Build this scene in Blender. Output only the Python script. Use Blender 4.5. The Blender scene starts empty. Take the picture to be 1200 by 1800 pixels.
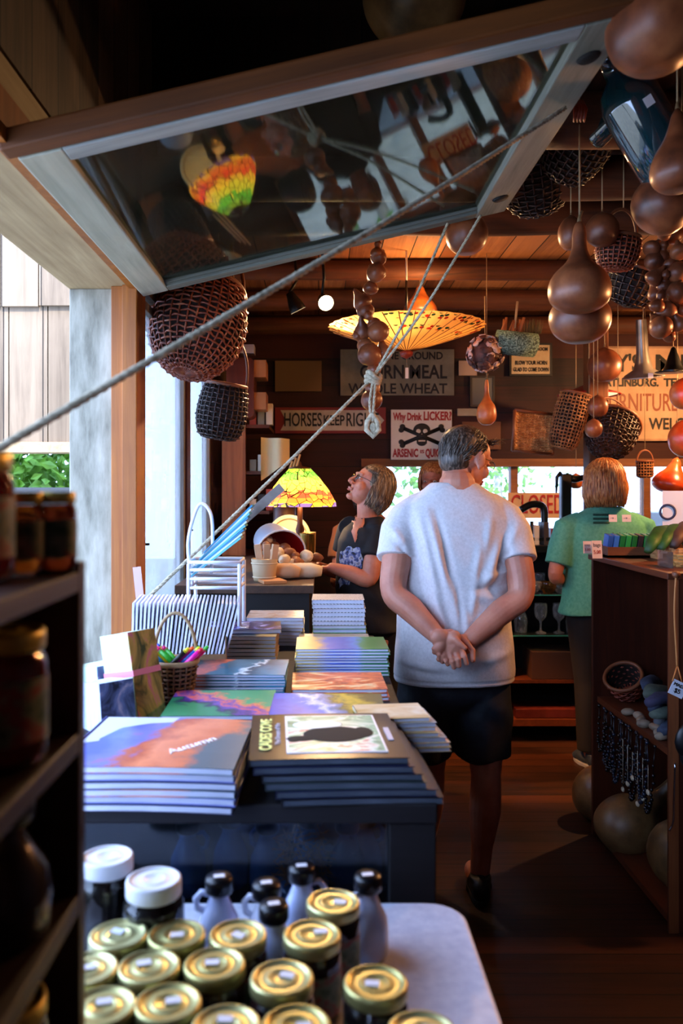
import bpy, math, random
import numpy as np
from mathutils import Matrix, Vector, Euler, noise as mnoise
PI = math.pi
random.seed(7)
sc = bpy.context.scene
C = sc.collection

# ---------------------------------------------------------------- camera
cam_d = bpy.data.cameras.new('camera')
cam = bpy.data.objects.new('camera', cam_d); C.objects.link(cam)
cam.location = (0, 0, 1.55); cam.rotation_euler = (PI/2, 0, 0)
cam_d.sensor_fit = 'VERTICAL'; cam_d.sensor_height = 36; cam_d.lens = 29.0
cam_d.shift_x = 40/1800; cam_d.shift_y = -40/1800
cam_d.clip_start = 0.02; cam_d.clip_end = 200
cam_d.dof.use_dof = True; cam_d.dof.focus_distance = 3.3; cam_d.dof.aperture_fstop = 3.4
sc.camera = cam

# ---------------------------------------------------------------- light and exposure
sc.view_settings.view_transform = 'Standard'
sc.view_settings.look = 'None'
sc.view_settings.gamma = 1
sc.view_settings.use_curve_mapping = False
sc.view_settings.exposure = 0.0
W = bpy.data.worlds.new('world'); sc.world = W; W.use_nodes = True
bg = W.node_tree.nodes['Background']
bg.inputs[0].default_value = (0.44, 0.61, 1.0, 1); bg.inputs[1].default_value = 10.0

def lamp(name, kind, loc, energy, col, size=0.1, rot=None, spot=None):
    d = bpy.data.lights.new(name, kind); d.energy = energy; d.color = col
    o = bpy.data.objects.new(name, d); C.objects.link(o); o.location = loc
    if kind == 'AREA': d.size = size
    elif kind == 'SUN': d.angle = size
    else: d.shadow_soft_size = size
    if rot: o.rotation_euler = rot
    if spot: d.spot_size = spot; d.spot_blend = 0.5
    return o
sun = lamp('sun', 'SUN', (-4, -4, 6), 7.0, (1, 0.93, 0.82), 0.01)
sun.rotation_euler = Vector((-0.10, 0.75, -0.62)).to_track_quat('-Z', 'Y').to_euler()
# sky portals: help the daylight find its way through the openings, they give off nothing of their own
def portal(name, loc, rot, sx, sy):
    d = bpy.data.lights.new(name, 'AREA'); d.shape = 'RECTANGLE'; d.size = sx; d.size_y = sy
    d.cycles.is_portal = True
    o = bpy.data.objects.new(name, d); C.objects.link(o); o.location = loc; o.rotation_euler = rot
portal('sky_portal_left', (-0.95, 2.4, 1.65), (0, -PI/2, 0), 1.7, 5.6)
portal('sky_portal_back', (0.9, 5.93, 1.5), (-PI/2, 0, 0), 3.6, 0.8)

# ---------------------------------------------------------------- colour and materials
def lin(h):
    h = h.lstrip('#'); c = [int(h[i:i+2], 16)/255 for i in (0, 2, 4)]
    return tuple((x/12.92 if x <= .04045 else ((x+.055)/1.055)**2.4) for x in c) + (1,)
MATS = {}
def newmat(name):
    m = bpy.data.materials.new(name); m.use_nodes = True
    return m, m.node_tree, m.node_tree.nodes['Principled BSDF']
def plain(name, col, rough=.6, metal=0, spec=.5, **kw):
    if name in MATS: return MATS[name]
    m, t, b = newmat(name)
    b.inputs['Base Color'].default_value = lin(col); b.inputs['Roughness'].default_value = rough
    b.inputs['Metallic'].default_value = metal; b.inputs['Specular IOR Level'].default_value = spec
    for k, v in kw.items(): b.inputs[k.replace('_', ' ')].default_value = v
    MATS[name] = m; return m
def ramp(t, stops, interp='LINEAR'):
    r = t.nodes.new('ShaderNodeValToRGB'); r.color_ramp.interpolation = interp
    e = r.color_ramp.elements
    while len(e) < len(stops): e.new(0.5)
    for i, (p, c) in enumerate(stops): e[i].position = p; e[i].color = lin(c)
    return r
def mapped(t, scale, coord='Object', rot=(0, 0, 0), loc=(0, 0, 0)):
    tc = t.nodes.new('ShaderNodeTexCoord'); mp = t.nodes.new('ShaderNodeMapping')
    mp.inputs['Scale'].default_value = scale; mp.inputs['Rotation'].default_value = rot; mp.inputs['Location'].default_value = loc
    t.links.new(tc.outputs[coord], mp.inputs[0]); return mp.outputs[0]
def bump(t, b, src, strength=.3, dist=.01):
    n = t.nodes.new('ShaderNodeBump'); n.inputs['Strength'].default_value = strength; n.inputs['Distance'].default_value = dist
    t.links.new(src, n.inputs['Height']); t.links.new(n.outputs[0], b.inputs['Normal'])
def mottled(name, stops, scale=6, detail=6, rough=.6, stretch=(1, 1, 1), metal=0, bmp=.2, coord='Object', spec=.5, distort=0., rnd=False, **kw):
    if name in MATS: return MATS[name]
    m, t, b = newmat(name)
    n = t.nodes.new('ShaderNodeTexNoise'); n.inputs['Scale'].default_value = scale; n.inputs['Detail'].default_value = detail
    n.inputs['Roughness'].default_value = .6; n.inputs['Distortion'].default_value = distort
    v = mapped(t, stretch, coord)
    if rnd:
        oi = t.nodes.new('ShaderNodeObjectInfo'); ad = t.nodes.new('ShaderNodeVectorMath'); ad.operation = 'MULTIPLY_ADD'
        t.links.new(oi.outputs['Random'], ad.inputs[0]); ad.inputs[1].default_value = (17, 31, 23); t.links.new(v, ad.inputs[2]); v = ad.outputs[0]
    t.links.new(v, n.inputs[0])
    r = ramp(t, stops); t.links.new(n.outputs[0], r.inputs[0]); t.links.new(r.outputs[0], b.inputs['Base Color'])
    b.inputs['Roughness'].default_value = rough; b.inputs['Metallic'].default_value = metal; b.inputs['Specular IOR Level'].default_value = spec
    for k, v in kw.items(): b.inputs[k.replace('_', ' ')].default_value = v
    if bmp: bump(t, b, n.outputs[0], bmp)
    MATS[name] = m; return m
def wood(name, dark, light, grain='z', scale=1.0, rough=.65, planks=None, plank_axis='x', gap='#050302', bmp=.35, spec=.4):
    """grain runs along one axis; planks = board width in metres (thin dark joints between boards, each board its own tone)"""
    if name in MATS: return MATS[name]
    m, t, b = newmat(name)
    s = {'x': (1.2, 22, 22), 'y': (22, 1.2, 22), 'z': (22, 22, 1.2)}[grain]
    tc = t.nodes.new('ShaderNodeTexCoord')
    v = mapped(t, tuple(k*scale for k in s))
    n = t.nodes.new('ShaderNodeTexNoise'); n.inputs['Scale'].default_value = 1.6; n.inputs['Detail'].default_value = 8
    n.inputs['Roughness'].default_value = .65; n.inputs['Distortion'].default_value = .6
    n2 = t.nodes.new('ShaderNodeTexNoise'); n2.inputs['Scale'].default_value = 2.2*scale; n2.inputs['Detail'].default_value = 4
    t.links.new(tc.outputs['Object'], n2.inputs[0])
    mx = t.nodes.new('ShaderNodeMath'); mx.operation = 'MULTIPLY_ADD'; mx.inputs[1].default_value = .5
    t.links.new(n2.outputs[0], mx.inputs[0]); 
    hf = t.nodes.new('ShaderNodeMath'); hf.operation = 'MULTIPLY'; hf.inputs[1].default_value = .6
    t.links.new(n.outputs[0], hf.inputs[0]); t.links.new(hf.outputs[0], mx.inputs[2])
    src = mx.outputs[0]
    if planks:
        sep = t.nodes.new('ShaderNodeSeparateXYZ'); t.links.new(tc.outputs['Object'], sep.inputs[0])
        dv = t.nodes.new('ShaderNodeMath'); dv.operation = 'DIVIDE'; dv.inputs[1].default_value = planks
        t.links.new(sep.outputs['xyz'.index(plank_axis)], dv.inputs[0])
        fl = t.nodes.new('ShaderNodeMath'); fl.operation = 'FLOOR'; t.links.new(dv.outputs[0], fl.inputs[0])
        wn = t.nodes.new('ShaderNodeTexWhiteNoise'); wn.noise_dimensions = '1D'; t.links.new(fl.outputs[0], wn.inputs['W'])
        ma = t.nodes.new('ShaderNodeMath'); ma.operation = 'MULTIPLY_ADD'; ma.inputs[1].default_value = .35
        t.links.new(wn.outputs[0], ma.inputs[0]); t.links.new(src, ma.inputs[2])
        sb = t.nodes.new('ShaderNodeMath'); sb.operation = 'SUBTRACT'; sb.inputs[1].default_value = .17
        t.links.new(ma.outputs[0], sb.inputs[0]); src = sb.outputs[0]
        # each board's grain is shifted
        ad = t.nodes.new('ShaderNodeVectorMath'); ad.operation = 'ADD'; t.links.new(v, ad.inputs[0])
        sc3 = t.nodes.new('ShaderNodeVectorMath'); sc3.operation = 'SCALE'; sc3.inputs[3].default_value = 37
        t.links.new(wn.outputs['Color'], sc3.inputs[0]); t.links.new(sc3.outputs[0], ad.inputs[1]); t.links.new(ad.outputs[0], n.inputs[0])
        fr = t.nodes.new('ShaderNodeMath'); fr.operation = 'FRACT'; t.links.new(dv.outputs[0], fr.inputs[0])
        pp = t.nodes.new('ShaderNodeMath'); pp.operation = 'PINGPONG'; pp.inputs[1].default_value = .5; t.links.new(fr.outputs[0], pp.inputs[0])
        gt = t.nodes.new('ShaderNodeMath'); gt.operation = 'LESS_THAN'; gt.inputs[1].default_value = .003/planks
        t.links.new(pp.outputs[0], gt.inputs[0])
    else:
        t.links.new(v, n.inputs[0])
    r = ramp(t, [(.34, dark), (.72, light)]); t.links.new(src, r.inputs[0])
    col = r.outputs[0]
    if planks:
        mc = t.nodes.new('ShaderNodeMix'); mc.data_type = 'RGBA'; t.links.new(gt.outputs[0], mc.inputs['Factor'])
        t.links.new(col, mc.inputs['A']); mc.inputs['B'].default_value = lin(gap); col = mc.outputs['Result']
    t.links.new(col, b.inputs['Base Color']); b.inputs['Roughness'].default_value = rough; b.inputs['Specular IOR Level'].default_value = spec
    bump(t, b, src, bmp, .006)
    MATS[name] = m; return m
def glass(name, tint='#ffffff', dust_glow=.04, dust_glow_col='#c8d2d8', refl=1.0, rough=0.0, back=0.5):
    """thin pane: clear, mirrors by its angle, with a pale veil for dust, also used to brighten panes and glints"""
    if name in MATS: return MATS[name]
    m, t, b = newmat(name); t.nodes.remove(b)
    out = t.nodes['Material Output']
    tr = t.nodes.new('ShaderNodeBsdfTransparent'); tr.inputs[0].default_value = lin(tint)
    gl = t.nodes.new('ShaderNodeBsdfGlossy'); gl.inputs['Roughness'].default_value = rough
    df = t.nodes.new('ShaderNodeBsdfDiffuse'); df.inputs[0].default_value = lin(dust_glow_col)
    fr = t.nodes.new('ShaderNodeFresnel'); fr.inputs[0].default_value = 1.5
    mu = t.nodes.new('ShaderNodeMath'); mu.operation = 'MULTIPLY'; mu.inputs[1].default_value = refl; mu.use_clamp = True
    t.links.new(fr.outputs[0], mu.inputs[0])
    a = t.nodes.new('ShaderNodeMixShader'); t.links.new(mu.outputs[0], a.inputs[0]); t.links.new(tr.outputs[0], a.inputs[1]); t.links.new(gl.outputs[0], a.inputs[2])
    c = t.nodes.new('ShaderNodeMixShader'); tl = t.nodes.new('ShaderNodeBsdfTranslucent'); tl.inputs[0].default_value = lin(dust_glow_col); dm = t.nodes.new('ShaderNodeMixShader'); dm.inputs[0].default_value = back
    t.links.new(df.outputs[0], dm.inputs[1]); t.links.new(tl.outputs[0], dm.inputs[2])
    t.links.new(a.outputs[0], c.inputs[1]); t.links.new(dm.outputs[0], c.inputs[2])
    n = t.nodes.new('ShaderNodeTexNoise'); n.inputs['Scale'].default_value = 5; n.inputs['Detail'].default_value = 6
    mr = t.nodes.new('ShaderNodeMapRange'); mr.inputs[1].default_value = .3; mr.inputs[2].default_value = .8; mr.inputs[3].default_value = dust_glow*.4; mr.inputs[4].default_value = dust_glow*2
    t.links.new(n.outputs[0], mr.inputs[0]); t.links.new(mr.outputs[0], c.inputs[0])
    t.links.new(c.outputs[0], out.inputs[0]); MATS[name] = m; return m
def glow(name, col, strength):
    if name in MATS: return MATS[name]
    m, t, b = newmat(name); b.inputs['Base Color'].default_value = lin(col)
    b.inputs['Emission Color'].default_value = lin(col); b.inputs['Emission Strength'].default_value = strength
    MATS[name] = m; return m

# ---------------------------------------------------------------- mesh builder
def rotm(rx=0, ry=0, rz=0): return Euler((rx, ry, rz)).to_matrix().to_4x4()
def T(x, y, z): return Matrix.Translation((x, y, z))
class MB:
    def __init__(s): s.v = []; s.f = []; s.m = []; s.s = []
    def add(s, vs, fs, m=0, smooth=False, M=None):
        n = len(s.v)
        s.v += [tuple(M @ Vector(p)) if M is not None else tuple(p) for p in vs]
        for f in fs: s.f.append(tuple(i+n for i in f)); s.m.append(m); s.s.append(smooth)
        return s
    def box(s, x0, y0, z0, x1, y1, z1, m=0, M=None):
        vs = [(x, y, z) for z in (z0, z1) for y in (y0, y1) for x in (x0, x1)]
        return s.add(vs, [(0, 2, 3, 1), (4, 5, 7, 6), (0, 1, 5, 4), (2, 6, 7, 3), (0, 4, 6, 2), (1, 3, 7, 5)], m, False, M)
    def cbox(s, c, d, m=0, R=None):
        M = T(*c) @ (R if R is not None else Matrix.Identity(4))
        return s.box(-d[0]/2, -d[1]/2, -d[2]/2, d[0]/2, d[1]/2, d[2]/2, m, M)
    def tube(s, pts, r, n=8, m=0, M=None, caps=True, flat=1.0, up=None, smooth=True):
        pts = [Vector(p) for p in pts]; k = len(pts)
        rs = r if isinstance(r, (list, tuple)) else [r]*k
        vs = []; fs = []; prev = None
        for i, p in enumerate(pts):
            d = (pts[min(i+1, k-1)]-pts[max(i-1, 0)])
            d = d.normalized() if d.length > 1e-9 else Vector((0, 0, 1))
            if prev is None:
                u = Vector(up) if up is not None else (Vector((0, 0, 1)) if abs(d.z) < .9 else Vector((1, 0, 0)))
            else: u = prev
            a = (u - d*u.dot(d)); a = a.normalized() if a.length > 1e-6 else d.orthogonal().normalized()
            b = d.cross(a); prev = a
            for j in range(n):
                t = 2*PI*j/n; vs.append(p + (a*math.cos(t)*flat + b*math.sin(t))*rs[i])
        for i in range(k-1):
            for j in range(n):
                fs.append((i*n+j, i*n+(j+1) % n, (i+1)*n+(j+1) % n, (i+1)*n+j))
        if caps: fs.append(tuple(range(n-1, -1, -1))); fs.append(tuple(range((k-1)*n, k*n)))
        return s.add(vs, fs, m, smooth, M)
    def lathe(s, prof, n=24, m=0, M=None, smooth=True, sx=1, sy=1, wob=0, seed=0, cap=True):
        vs = []; fs = []; k = len(prof)
        for i, (r, z) in enumerate(prof):
            for j in range(n):
                t = 2*PI*j/n; q = 1+wob*mnoise.noise(Vector((math.cos(t)*1.3+seed, math.sin(t)*1.3, z*6+seed))) if wob else 1
                vs.append((r*q*math.cos(t)*sx, r*q*math.sin(t)*sy, z))
        for i in range(k-1):
            for j in range(n):
                fs.append((i*n+j, i*n+(j+1) % n, (i+1)*n+(j+1) % n, (i+1)*n+j))
        if cap and prof[0][0] > 1e-6: fs.append(tuple(range(n-1, -1, -1)))
        if cap and prof[-1][0] > 1e-6: fs.append(tuple(range((k-1)*n, k*n)))
        return s.add(vs, fs, m, smooth, M)
    def ell(s, c, r, M=None, n=16, k=10, m=0, R=None):
        prof = [(math.sin(PI*i/k), -math.cos(PI*i/k)) for i in range(k+1)]
        prof[0] = (1e-4, -1); prof[-1] = (1e-4, 1)
        A = T(*c) @ (R if R is not None else Matrix.Identity(4)) @ Matrix.Diagonal((r[0], r[1], r[2], 1))
        if M is not None: A = M @ A
        return s.lathe(prof, n, m, A)
    def grid(s, fn, nu, nv, m=0, M=None, smooth=True, wrapu=False):
        vs = [fn(i/nu, j/nv) for j in range(nv+1) for i in range(nu+(0 if wrapu else 1))]
        w = nu if wrapu else nu+1; fs = []
        for j in range(nv):
            for i in range(nu):
                a = j*w+i; b = j*w+(i+1) % w
                fs.append((a, b, b+w, a+w))
        return s.add(vs, fs, m, smooth, M)
    def mesh(s, name, mats):
        me = bpy.data.meshes.new(name); me.from_pydata(s.v, [], s.f)
        for x in (mats if isinstance(mats, (list, tuple)) else [mats]): me.materials.append(x)
        me.polygons.foreach_set('material_index', s.m); me.polygons.foreach_set('use_smooth', s.s)
        me.update(); return me
    def build(s, name, mats, parent=None, loc=(0, 0, 0), rot=(0, 0, 0), bevel=0):
        return link(name, s.mesh(name, mats), parent, loc, rot, bevel)
def link(name, me, parent=None, loc=(0, 0, 0), rot=(0, 0, 0), bevel=0):
    o = bpy.data.objects.new(name, me); C.objects.link(o); o.parent = parent; o.location = loc; o.rotation_euler = rot
    if bevel:
        b = o.modifiers.new('Bevel', 'BEVEL'); b.width = bevel; b.segments = 2; b.limit_method = 'ANGLE'
    return o
def tag(o, label=None, cat=None, group=None, kind=None):
    if label: o['label'] = label
    if cat: o['category'] = cat
    if group: o['group'] = group
    if kind: o['kind'] = kind
    return o
def thing(name, label, cat, loc=(0, 0, 0), rot=(0, 0, 0), group=None):
    o = bpy.data.objects.new(name, None); C.objects.link(o); o.empty_display_size = .1
    o.location = loc; o.rotation_euler = rot
    return tag(o, label, cat, group)
def struct(o): o['kind'] = 'structure'; return o
def children(o): return [c for c in bpy.data.objects if c.parent == o]
def dup(root, loc=None, rot=None, label=None, scale=None, group=None):
    r = root.copy(); C.objects.link(r)
    if loc is not None: r.location = loc
    if rot is not None: r.rotation_euler = rot
    if scale is not None: r.scale = (scale,)*3 if isinstance(scale, (int, float)) else scale
    if label: r['label'] = label
    if group: r['group'] = group
    for ch in list(root.children):
        c = ch.copy(); C.objects.link(c); c.parent = r
        for g in list(ch.children):
            d = g.copy(); C.objects.link(d); d.parent = c
    return r
def at(px, py, Y):
    """where a sight line of the photograph (1200 x 1800) reaches the depth Y"""
    return Vector(((px-560)/1450*Y, Y, 1.55-(py-860)/1450*Y))
def text_mesh(txt, size, depth=.0015, bold=0.0, sx=1.0, align='CENTER', shear=0):
    cu = bpy.data.curves.new('lettering', 'FONT'); cu.body = txt; cu.size = size; cu.extrude = depth; cu.offset = bold
    cu.align_x = align; cu.align_y = 'CENTER'; cu.shear = shear; cu.resolution_u = 3
    o = bpy.data.objects.new('lettering', cu); C.objects.link(o)
    dg = bpy.context.evaluated_depsgraph_get(); me = bpy.data.meshes.new_from_object(o.evaluated_get(dg))
    bpy.data.objects.remove(o); bpy.data.curves.remove(cu)
    me.transform(Matrix.Diagonal((sx, 1, 1, 1)))
    return me
def letters(txt, parent, size, mat, loc, rot=(PI/2, 0, 0), bold=.0, sx=1.0, align='CENTER', name='lettering', width=None, shear=0, depth=.0015):
    me = text_mesh(txt, size, bold=bold, sx=sx, align=align, shear=shear, depth=depth)
    if width:
        xs = [v.co.x for v in me.vertices]; me.transform(Matrix.Diagonal((width/(max(xs)-min(xs)), 1, 1, 1)))
    me.materials.clear(); me.materials.append(mat)
    return link(name, me, parent, loc, rot)
ORD = ['topmost', 'second from the top', 'third from the top', 'fourth from the top', 'fifth from the top', 'sixth from the top', 'seventh from the top', 'eighth from the top', 'ninth from the top', 'tenth from the top', 'eleventh from the top', 'twelfth from the top']
NTH = ['first', 'second', 'third', 'fourth', 'fifth', 'sixth', 'seventh', 'eighth', 'ninth', 'tenth', 'eleventh', 'twelfth', 'thirteenth', 'fourteenth', 'fifteenth', 'sixteenth', 'seventeenth', 'eighteenth', 'nineteenth', 'twentieth', 'twenty-first', 'twenty-second', 'twenty-third', 'twenty-fourth', 'twenty-fifth', 'twenty-sixth', 'twenty-seventh', 'twenty-eighth']
# ================================================================ THE SETTING
W_floor = wood('floor_boards', '#1a0b05', '#43210f', 'x', 1, .5, planks=.11, plank_axis='y', bmp=.3)
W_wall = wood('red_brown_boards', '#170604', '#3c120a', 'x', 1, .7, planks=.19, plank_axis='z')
W_dark = wood('dark_vertical_boards', '#2b1c13', '#5a3c28', 'z', 1, .85, planks=.17, plank_axis='y')
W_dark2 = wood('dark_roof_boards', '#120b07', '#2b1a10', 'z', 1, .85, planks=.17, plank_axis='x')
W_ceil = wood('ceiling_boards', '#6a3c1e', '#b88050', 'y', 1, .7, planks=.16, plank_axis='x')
W_log = wood('log_wood', '#2a1208', '#6a3a1e', 'x', 1, .7)
W_grey = mottled('weathered_grey_wood', [(.28, '#5a564a'), (.45, '#8c8878'), (.7, '#b6b0a0')], 5, 8, .85, (3, 3, .7), bmp=.3)
W_lint = wood('pale_lintel_wood', '#887050', '#c4ae88', 'y', .7, .8)
W_orange = wood('orange_pine', '#6e340c', '#b06820', 'z', .8, .5)
W_shing = wood('weathered_siding', '#4c4034', '#8e7c68', 'z', .6, .9, planks=.21, plank_axis='x', gap='#2a2420')
W_brown = wood('stained_cabinet_wood', '#2a120a', '#5c2a16', 'z', .8, .45)
W_brownx = wood('stained_cabinet_wood_along', '#341810', '#6c3418', 'y', .8, .45)
GL_win = glass('window_glass', '#f4f8fa', .05, '#dfe6ea')

struct(MB().box(-.8, -1.0, -.05, 3.1, 6.1, 0).build('floor', W_floor))
# left wall: below the sills, between the windows, above the lintel
wl = MB()
wl.box(-.86, -1.0, 0, -.68, 2.95, .88)
wl.box(-.80, 2.95, 0, -.66, 6.0, .93)
struct(wl.build('wall_left', W_dark))
wu = MB(); wu.box(-.80, -1.0, 2.47, -.66, 3.32, 3.5); wu.box(-.80, 2.98, 2.28, -.64, 6.0, 2.95)
struct(wu.build('wall_left_upper', wood('dark_wall_boards', '#30241a', '#66503e', 'z', 1, .85, planks=.19, plank_axis='y')))
struct(MB().box(-.90, .1, 2.27, -.665, 2.99, 2.47).build('trim_1', W_lint, bevel=.006))           # lintel
struct(MB().box(-.665, .1, 2.255, -.635, 2.99, 2.36).build('trim_2', W_orange))                   # inner stop of the lintel
struct(MB().box(-.895, 2.96, .0, -.735, 3.06, 2.27).build('trim_3', W_grey, bevel=.004))          # weathered outer post
j = MB(); j.box(-.735, 2.92, .0, -.69, 3.03, 2.27); j.box(-.692, 2.90, .0, -.640, 3.05, 2.27)
struct(j.build('trim_4', W_orange, bevel=.003))                                                   # orange jamb
struct(MB().box(-.93, .1, .88, -.60, 2.93, .915).build('trim_5', W_grey, bevel=.004))
struct(MB().box(-.82, 3.05, .93, -.60, 6.0, .965).build('trim_6', W_lint, bevel=.004))            # sill under the further windows
# two further windows in the left wall
W_sash = wood('old_sash_paint', '#5b564e', '#9a938a', 'z', 1, .8)
def side_window(n, y0, y1, z0=.965, z1=2.26):
    f = MB(); x0, x1 = -.690, -.650; w = .035
    f.box(x0, y0, z0, x1, y0+w, z1); f.box(x0, y1-w, z0, x1, y1, z1); f.box(x0, y0+w, z0, x1, y1-w, z0+w); f.box(x0, y0+w, z1-w, x1, y1-w, z1)
    o = struct(f.build('window_%d' % n, W_sash, bevel=.003))
    MB().box(-.671, y0+w, z0+w, -.668, y1-w, z1-w).build('pane', GL_side, o)
    l = MB(); l.cbox((-.66, y0+.02, z0+.38), (.06, .008, .008)); l.build('window_hook', plain('black_iron', '#15120f', .5, .6), o)
GL_side = glass('old_window_glass', '#f4f8fa', .16, '#e4ecf0', .8, .0, .7)  # veil thickened so the panes look pale and bright with daylight
side_window(2, 3.05, 4.02)
side_window(3, 4.12, 4.95)
struct(MB().box(-.70, 4.02, .965, -.64, 4.12, 2.28).build('trim_7', W_brown))
struct(MB().box(-.70, 4.95, .965, -.64, 6.0, 2.28).build('wall_left_end', W_wall))
# back wall with a long low window strip
bw = MB()
bw.box(-.8, 5.82, 0, 3.1, 5.95, 1.13)
bw.box(-.8, 5.82, 1.76, 3.1, 5.95, 2.95)
bw.box(-.8, 5.82, 1.13, .30, 5.95, 1.76)
bw.box(2.95, 5.82, 1.13, 3.1, 5.95, 1.76)
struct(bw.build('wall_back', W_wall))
wb = MB()
for x in (.30, 1.02, 1.36, 2.30, 2.90): wb.box(x, 5.84, 1.13, x+.05, 5.92, 1.76)
wb.box(.30, 5.80, 1.71, 2.95, 5.93, 1.765); wb.box(.30, 5.80, 1.10, 2.95, 5.93, 1.135)
o = struct(wb.build('window_4', wood('window_frame_brown', '#5a3018', '#9a6238', 'x', .8, .6)))
MB().box(.32, 5.875, 1.13, 2.93, 5.879, 1.72).build('pane', GL_win, o)
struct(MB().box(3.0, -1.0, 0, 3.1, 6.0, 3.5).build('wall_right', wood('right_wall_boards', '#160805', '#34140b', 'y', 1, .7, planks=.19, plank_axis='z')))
wf = MB(); wf.box(-.8, -1.1, 0, 3.1, -1.0, 3.5)
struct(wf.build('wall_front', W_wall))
struct(MB().box(-.8, 3.25, 2.78, 3.1, 6.0, 2.84).build('ceiling', W_ceil))
c2 = MB(); c2.box(-.8, -1.1, 3.42, 3.1, 3.3, 3.5)
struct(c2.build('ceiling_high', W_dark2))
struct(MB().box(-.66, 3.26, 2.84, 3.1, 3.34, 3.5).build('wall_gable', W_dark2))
# log beams across the room
def log(n, y, z, r, x0=-.66, x1=3.0, m=None, seed=0):
    b = MB(); pts = []; rs = []
    for i in range(25):
        t = i/24; x = x0+(x1-x0)*t
        pts.append((x, y+.012*mnoise.noise(Vector((x*1.3, seed, 0))), z+.014*mnoise.noise(Vector((x*1.1, seed+9, 0)))))
        rs.append(r*(1+.07*mnoise.noise(Vector((x*2, seed+3, 1)))))
    b.tube(pts, rs, 14)
    struct(b.build('trim_%d' % n, m or W_log))
log(8, 3.50, 2.715, .085, seed=1); log(9, 4.42, 2.725, .055, seed=2); log(10, 5.05, 2.71, .062, seed=3); log(11, 5.58, 2.66, .06, seed=4)
log(12, 3.06, 2.70, .08, seed=5); log(13, 2.62, 2.72, .085, x0=.72, seed=6); log(14, 2.05, 2.74, .085, x0=.74, seed=7)
struct(MB().box(.72, 1.6, 2.80, 3.0, 3.3, 2.83).build('ceiling_loft', wood('loft_boards', '#351b0e', '#6b4226', 'y', 1, .75, planks=.2, plank_axis='x')))
# post in the middle of the shop
struct(MB().box(1.645, 5.02, 0, 1.765, 5.14, 2.66).build('trim_15', wood('post_wood', '#3a1a0a', '#7a421c', 'z', .9, .6), bevel=.008))

# outside: neighbouring wall with two courses of weathered boards, rail, shrubs, ground
struct(MB().box(-9, -6, -.4, -.9, 14, -.3).add([(-9, 6.2, -.3), (12, 6.2, -.3), (12, 22, -.3), (-9, 22, -.3)], [(0, 1, 2, 3)]).build('ground', mottled('yard_ground', [(.3, '#6d6a58'), (.7, '#a49c86')], 3)))
ex = MB()
k = 0
x = -3.4
rr = random.Random(3)
while x < -1.30:
    w = .19+.07*rr.random()
    ex.box(x, 4.40, 1.80, min(x+w-.006, -1.27), 4.425, 2.56)
    x += w
x = -3.35
while x < -1.30:
    w = .18+.08*rr.random()
    ex.box(x, 4.372, 2.52+.01*rr.random(), min(x+w-.006, -1.27), 4.397, 3.6)
    x += w
ex.box(-3.4, 4.43, 1.78, -1.27, 4.52, 3.6)
sh = struct(ex.build('wall_outside', W_shing))
struct(MB().box(-3.4, 4.36, 1.745, -1.24, 4.55, 1.80).build('trim_16', W_lint))
struct(MB().box(-1.27, 4.36, 0, -1.23, 4.50, 3.6).build('trim_17', W_lint))
rl = thing('fence_rail', 'dark grey wooden rail seen beyond the open window under the shrubs', 'fence', (-2.2, 4.5, 0))
MB().cbox((0, 0, 1.50), (2.0, .06, .12)).build('rail', plain('rail_grey', '#3a4048', .8), rl)
MB().cbox((-.7, .02, .60), (.08, .08, 1.8)).build('post', plain('rail_grey', '#3a4048', .8), rl)
leaf = mottled('leaf_green', [(.3, '#2c5a14'), (.6, '#6aa02a'), (.8, '#a9c94a')], 3, 3, .6)
rb = random.Random(5)
def shrub(name, label, c, r, n, stem=1.2):
    b = MB()
    for i in range(n):
        d = Vector((rb.gauss(0, 1), rb.gauss(0, 1), rb.gauss(0, 1))).normalized()*rb.random()**.4
        p = Vector(c)+Vector((d.x*r[0], d.y*r[1], d.z*r[2]))
        M = T(*p) @ rotm(rb.random()*6, rb.random()*6, rb.random()*6); s = .05+.04*rb.random()
        b.add([(0, -s, 0), (s*.5, 0, .01), (0, s, 0), (-s*.5, 0, .01)], [(0, 1, 2, 3)], 0, False, M)
    t = thing(name, label, 'shrub', (c[0], c[1], -.3))
    f = b.build('foliage', leaf, t, (-c[0], -c[1], .3))
    s_ = MB()
    for k in range(6):
        a = k*1.05; s_.tube([(0, 0, 0), (.1*math.cos(a), .1*math.sin(a), stem*.5), (r[0]*.5*math.cos(a), r[1]*.5*math.sin(a), stem+.4)], [.03, .02, .008], 6)
    s_.build('stem', W_log, t)
shrub('garden_shrub', 'leafy green shrub in sun beyond the rail, left of the grey post', (-2.35, 6.2, 1.75), (.8, .5, .55), 1500)
shrub('garden_shrub', 'taller leafy green shrub standing left of the shrub behind the rail', (-3.9, 6.6, 1.9), (.8, .5, .7), 900)
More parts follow.
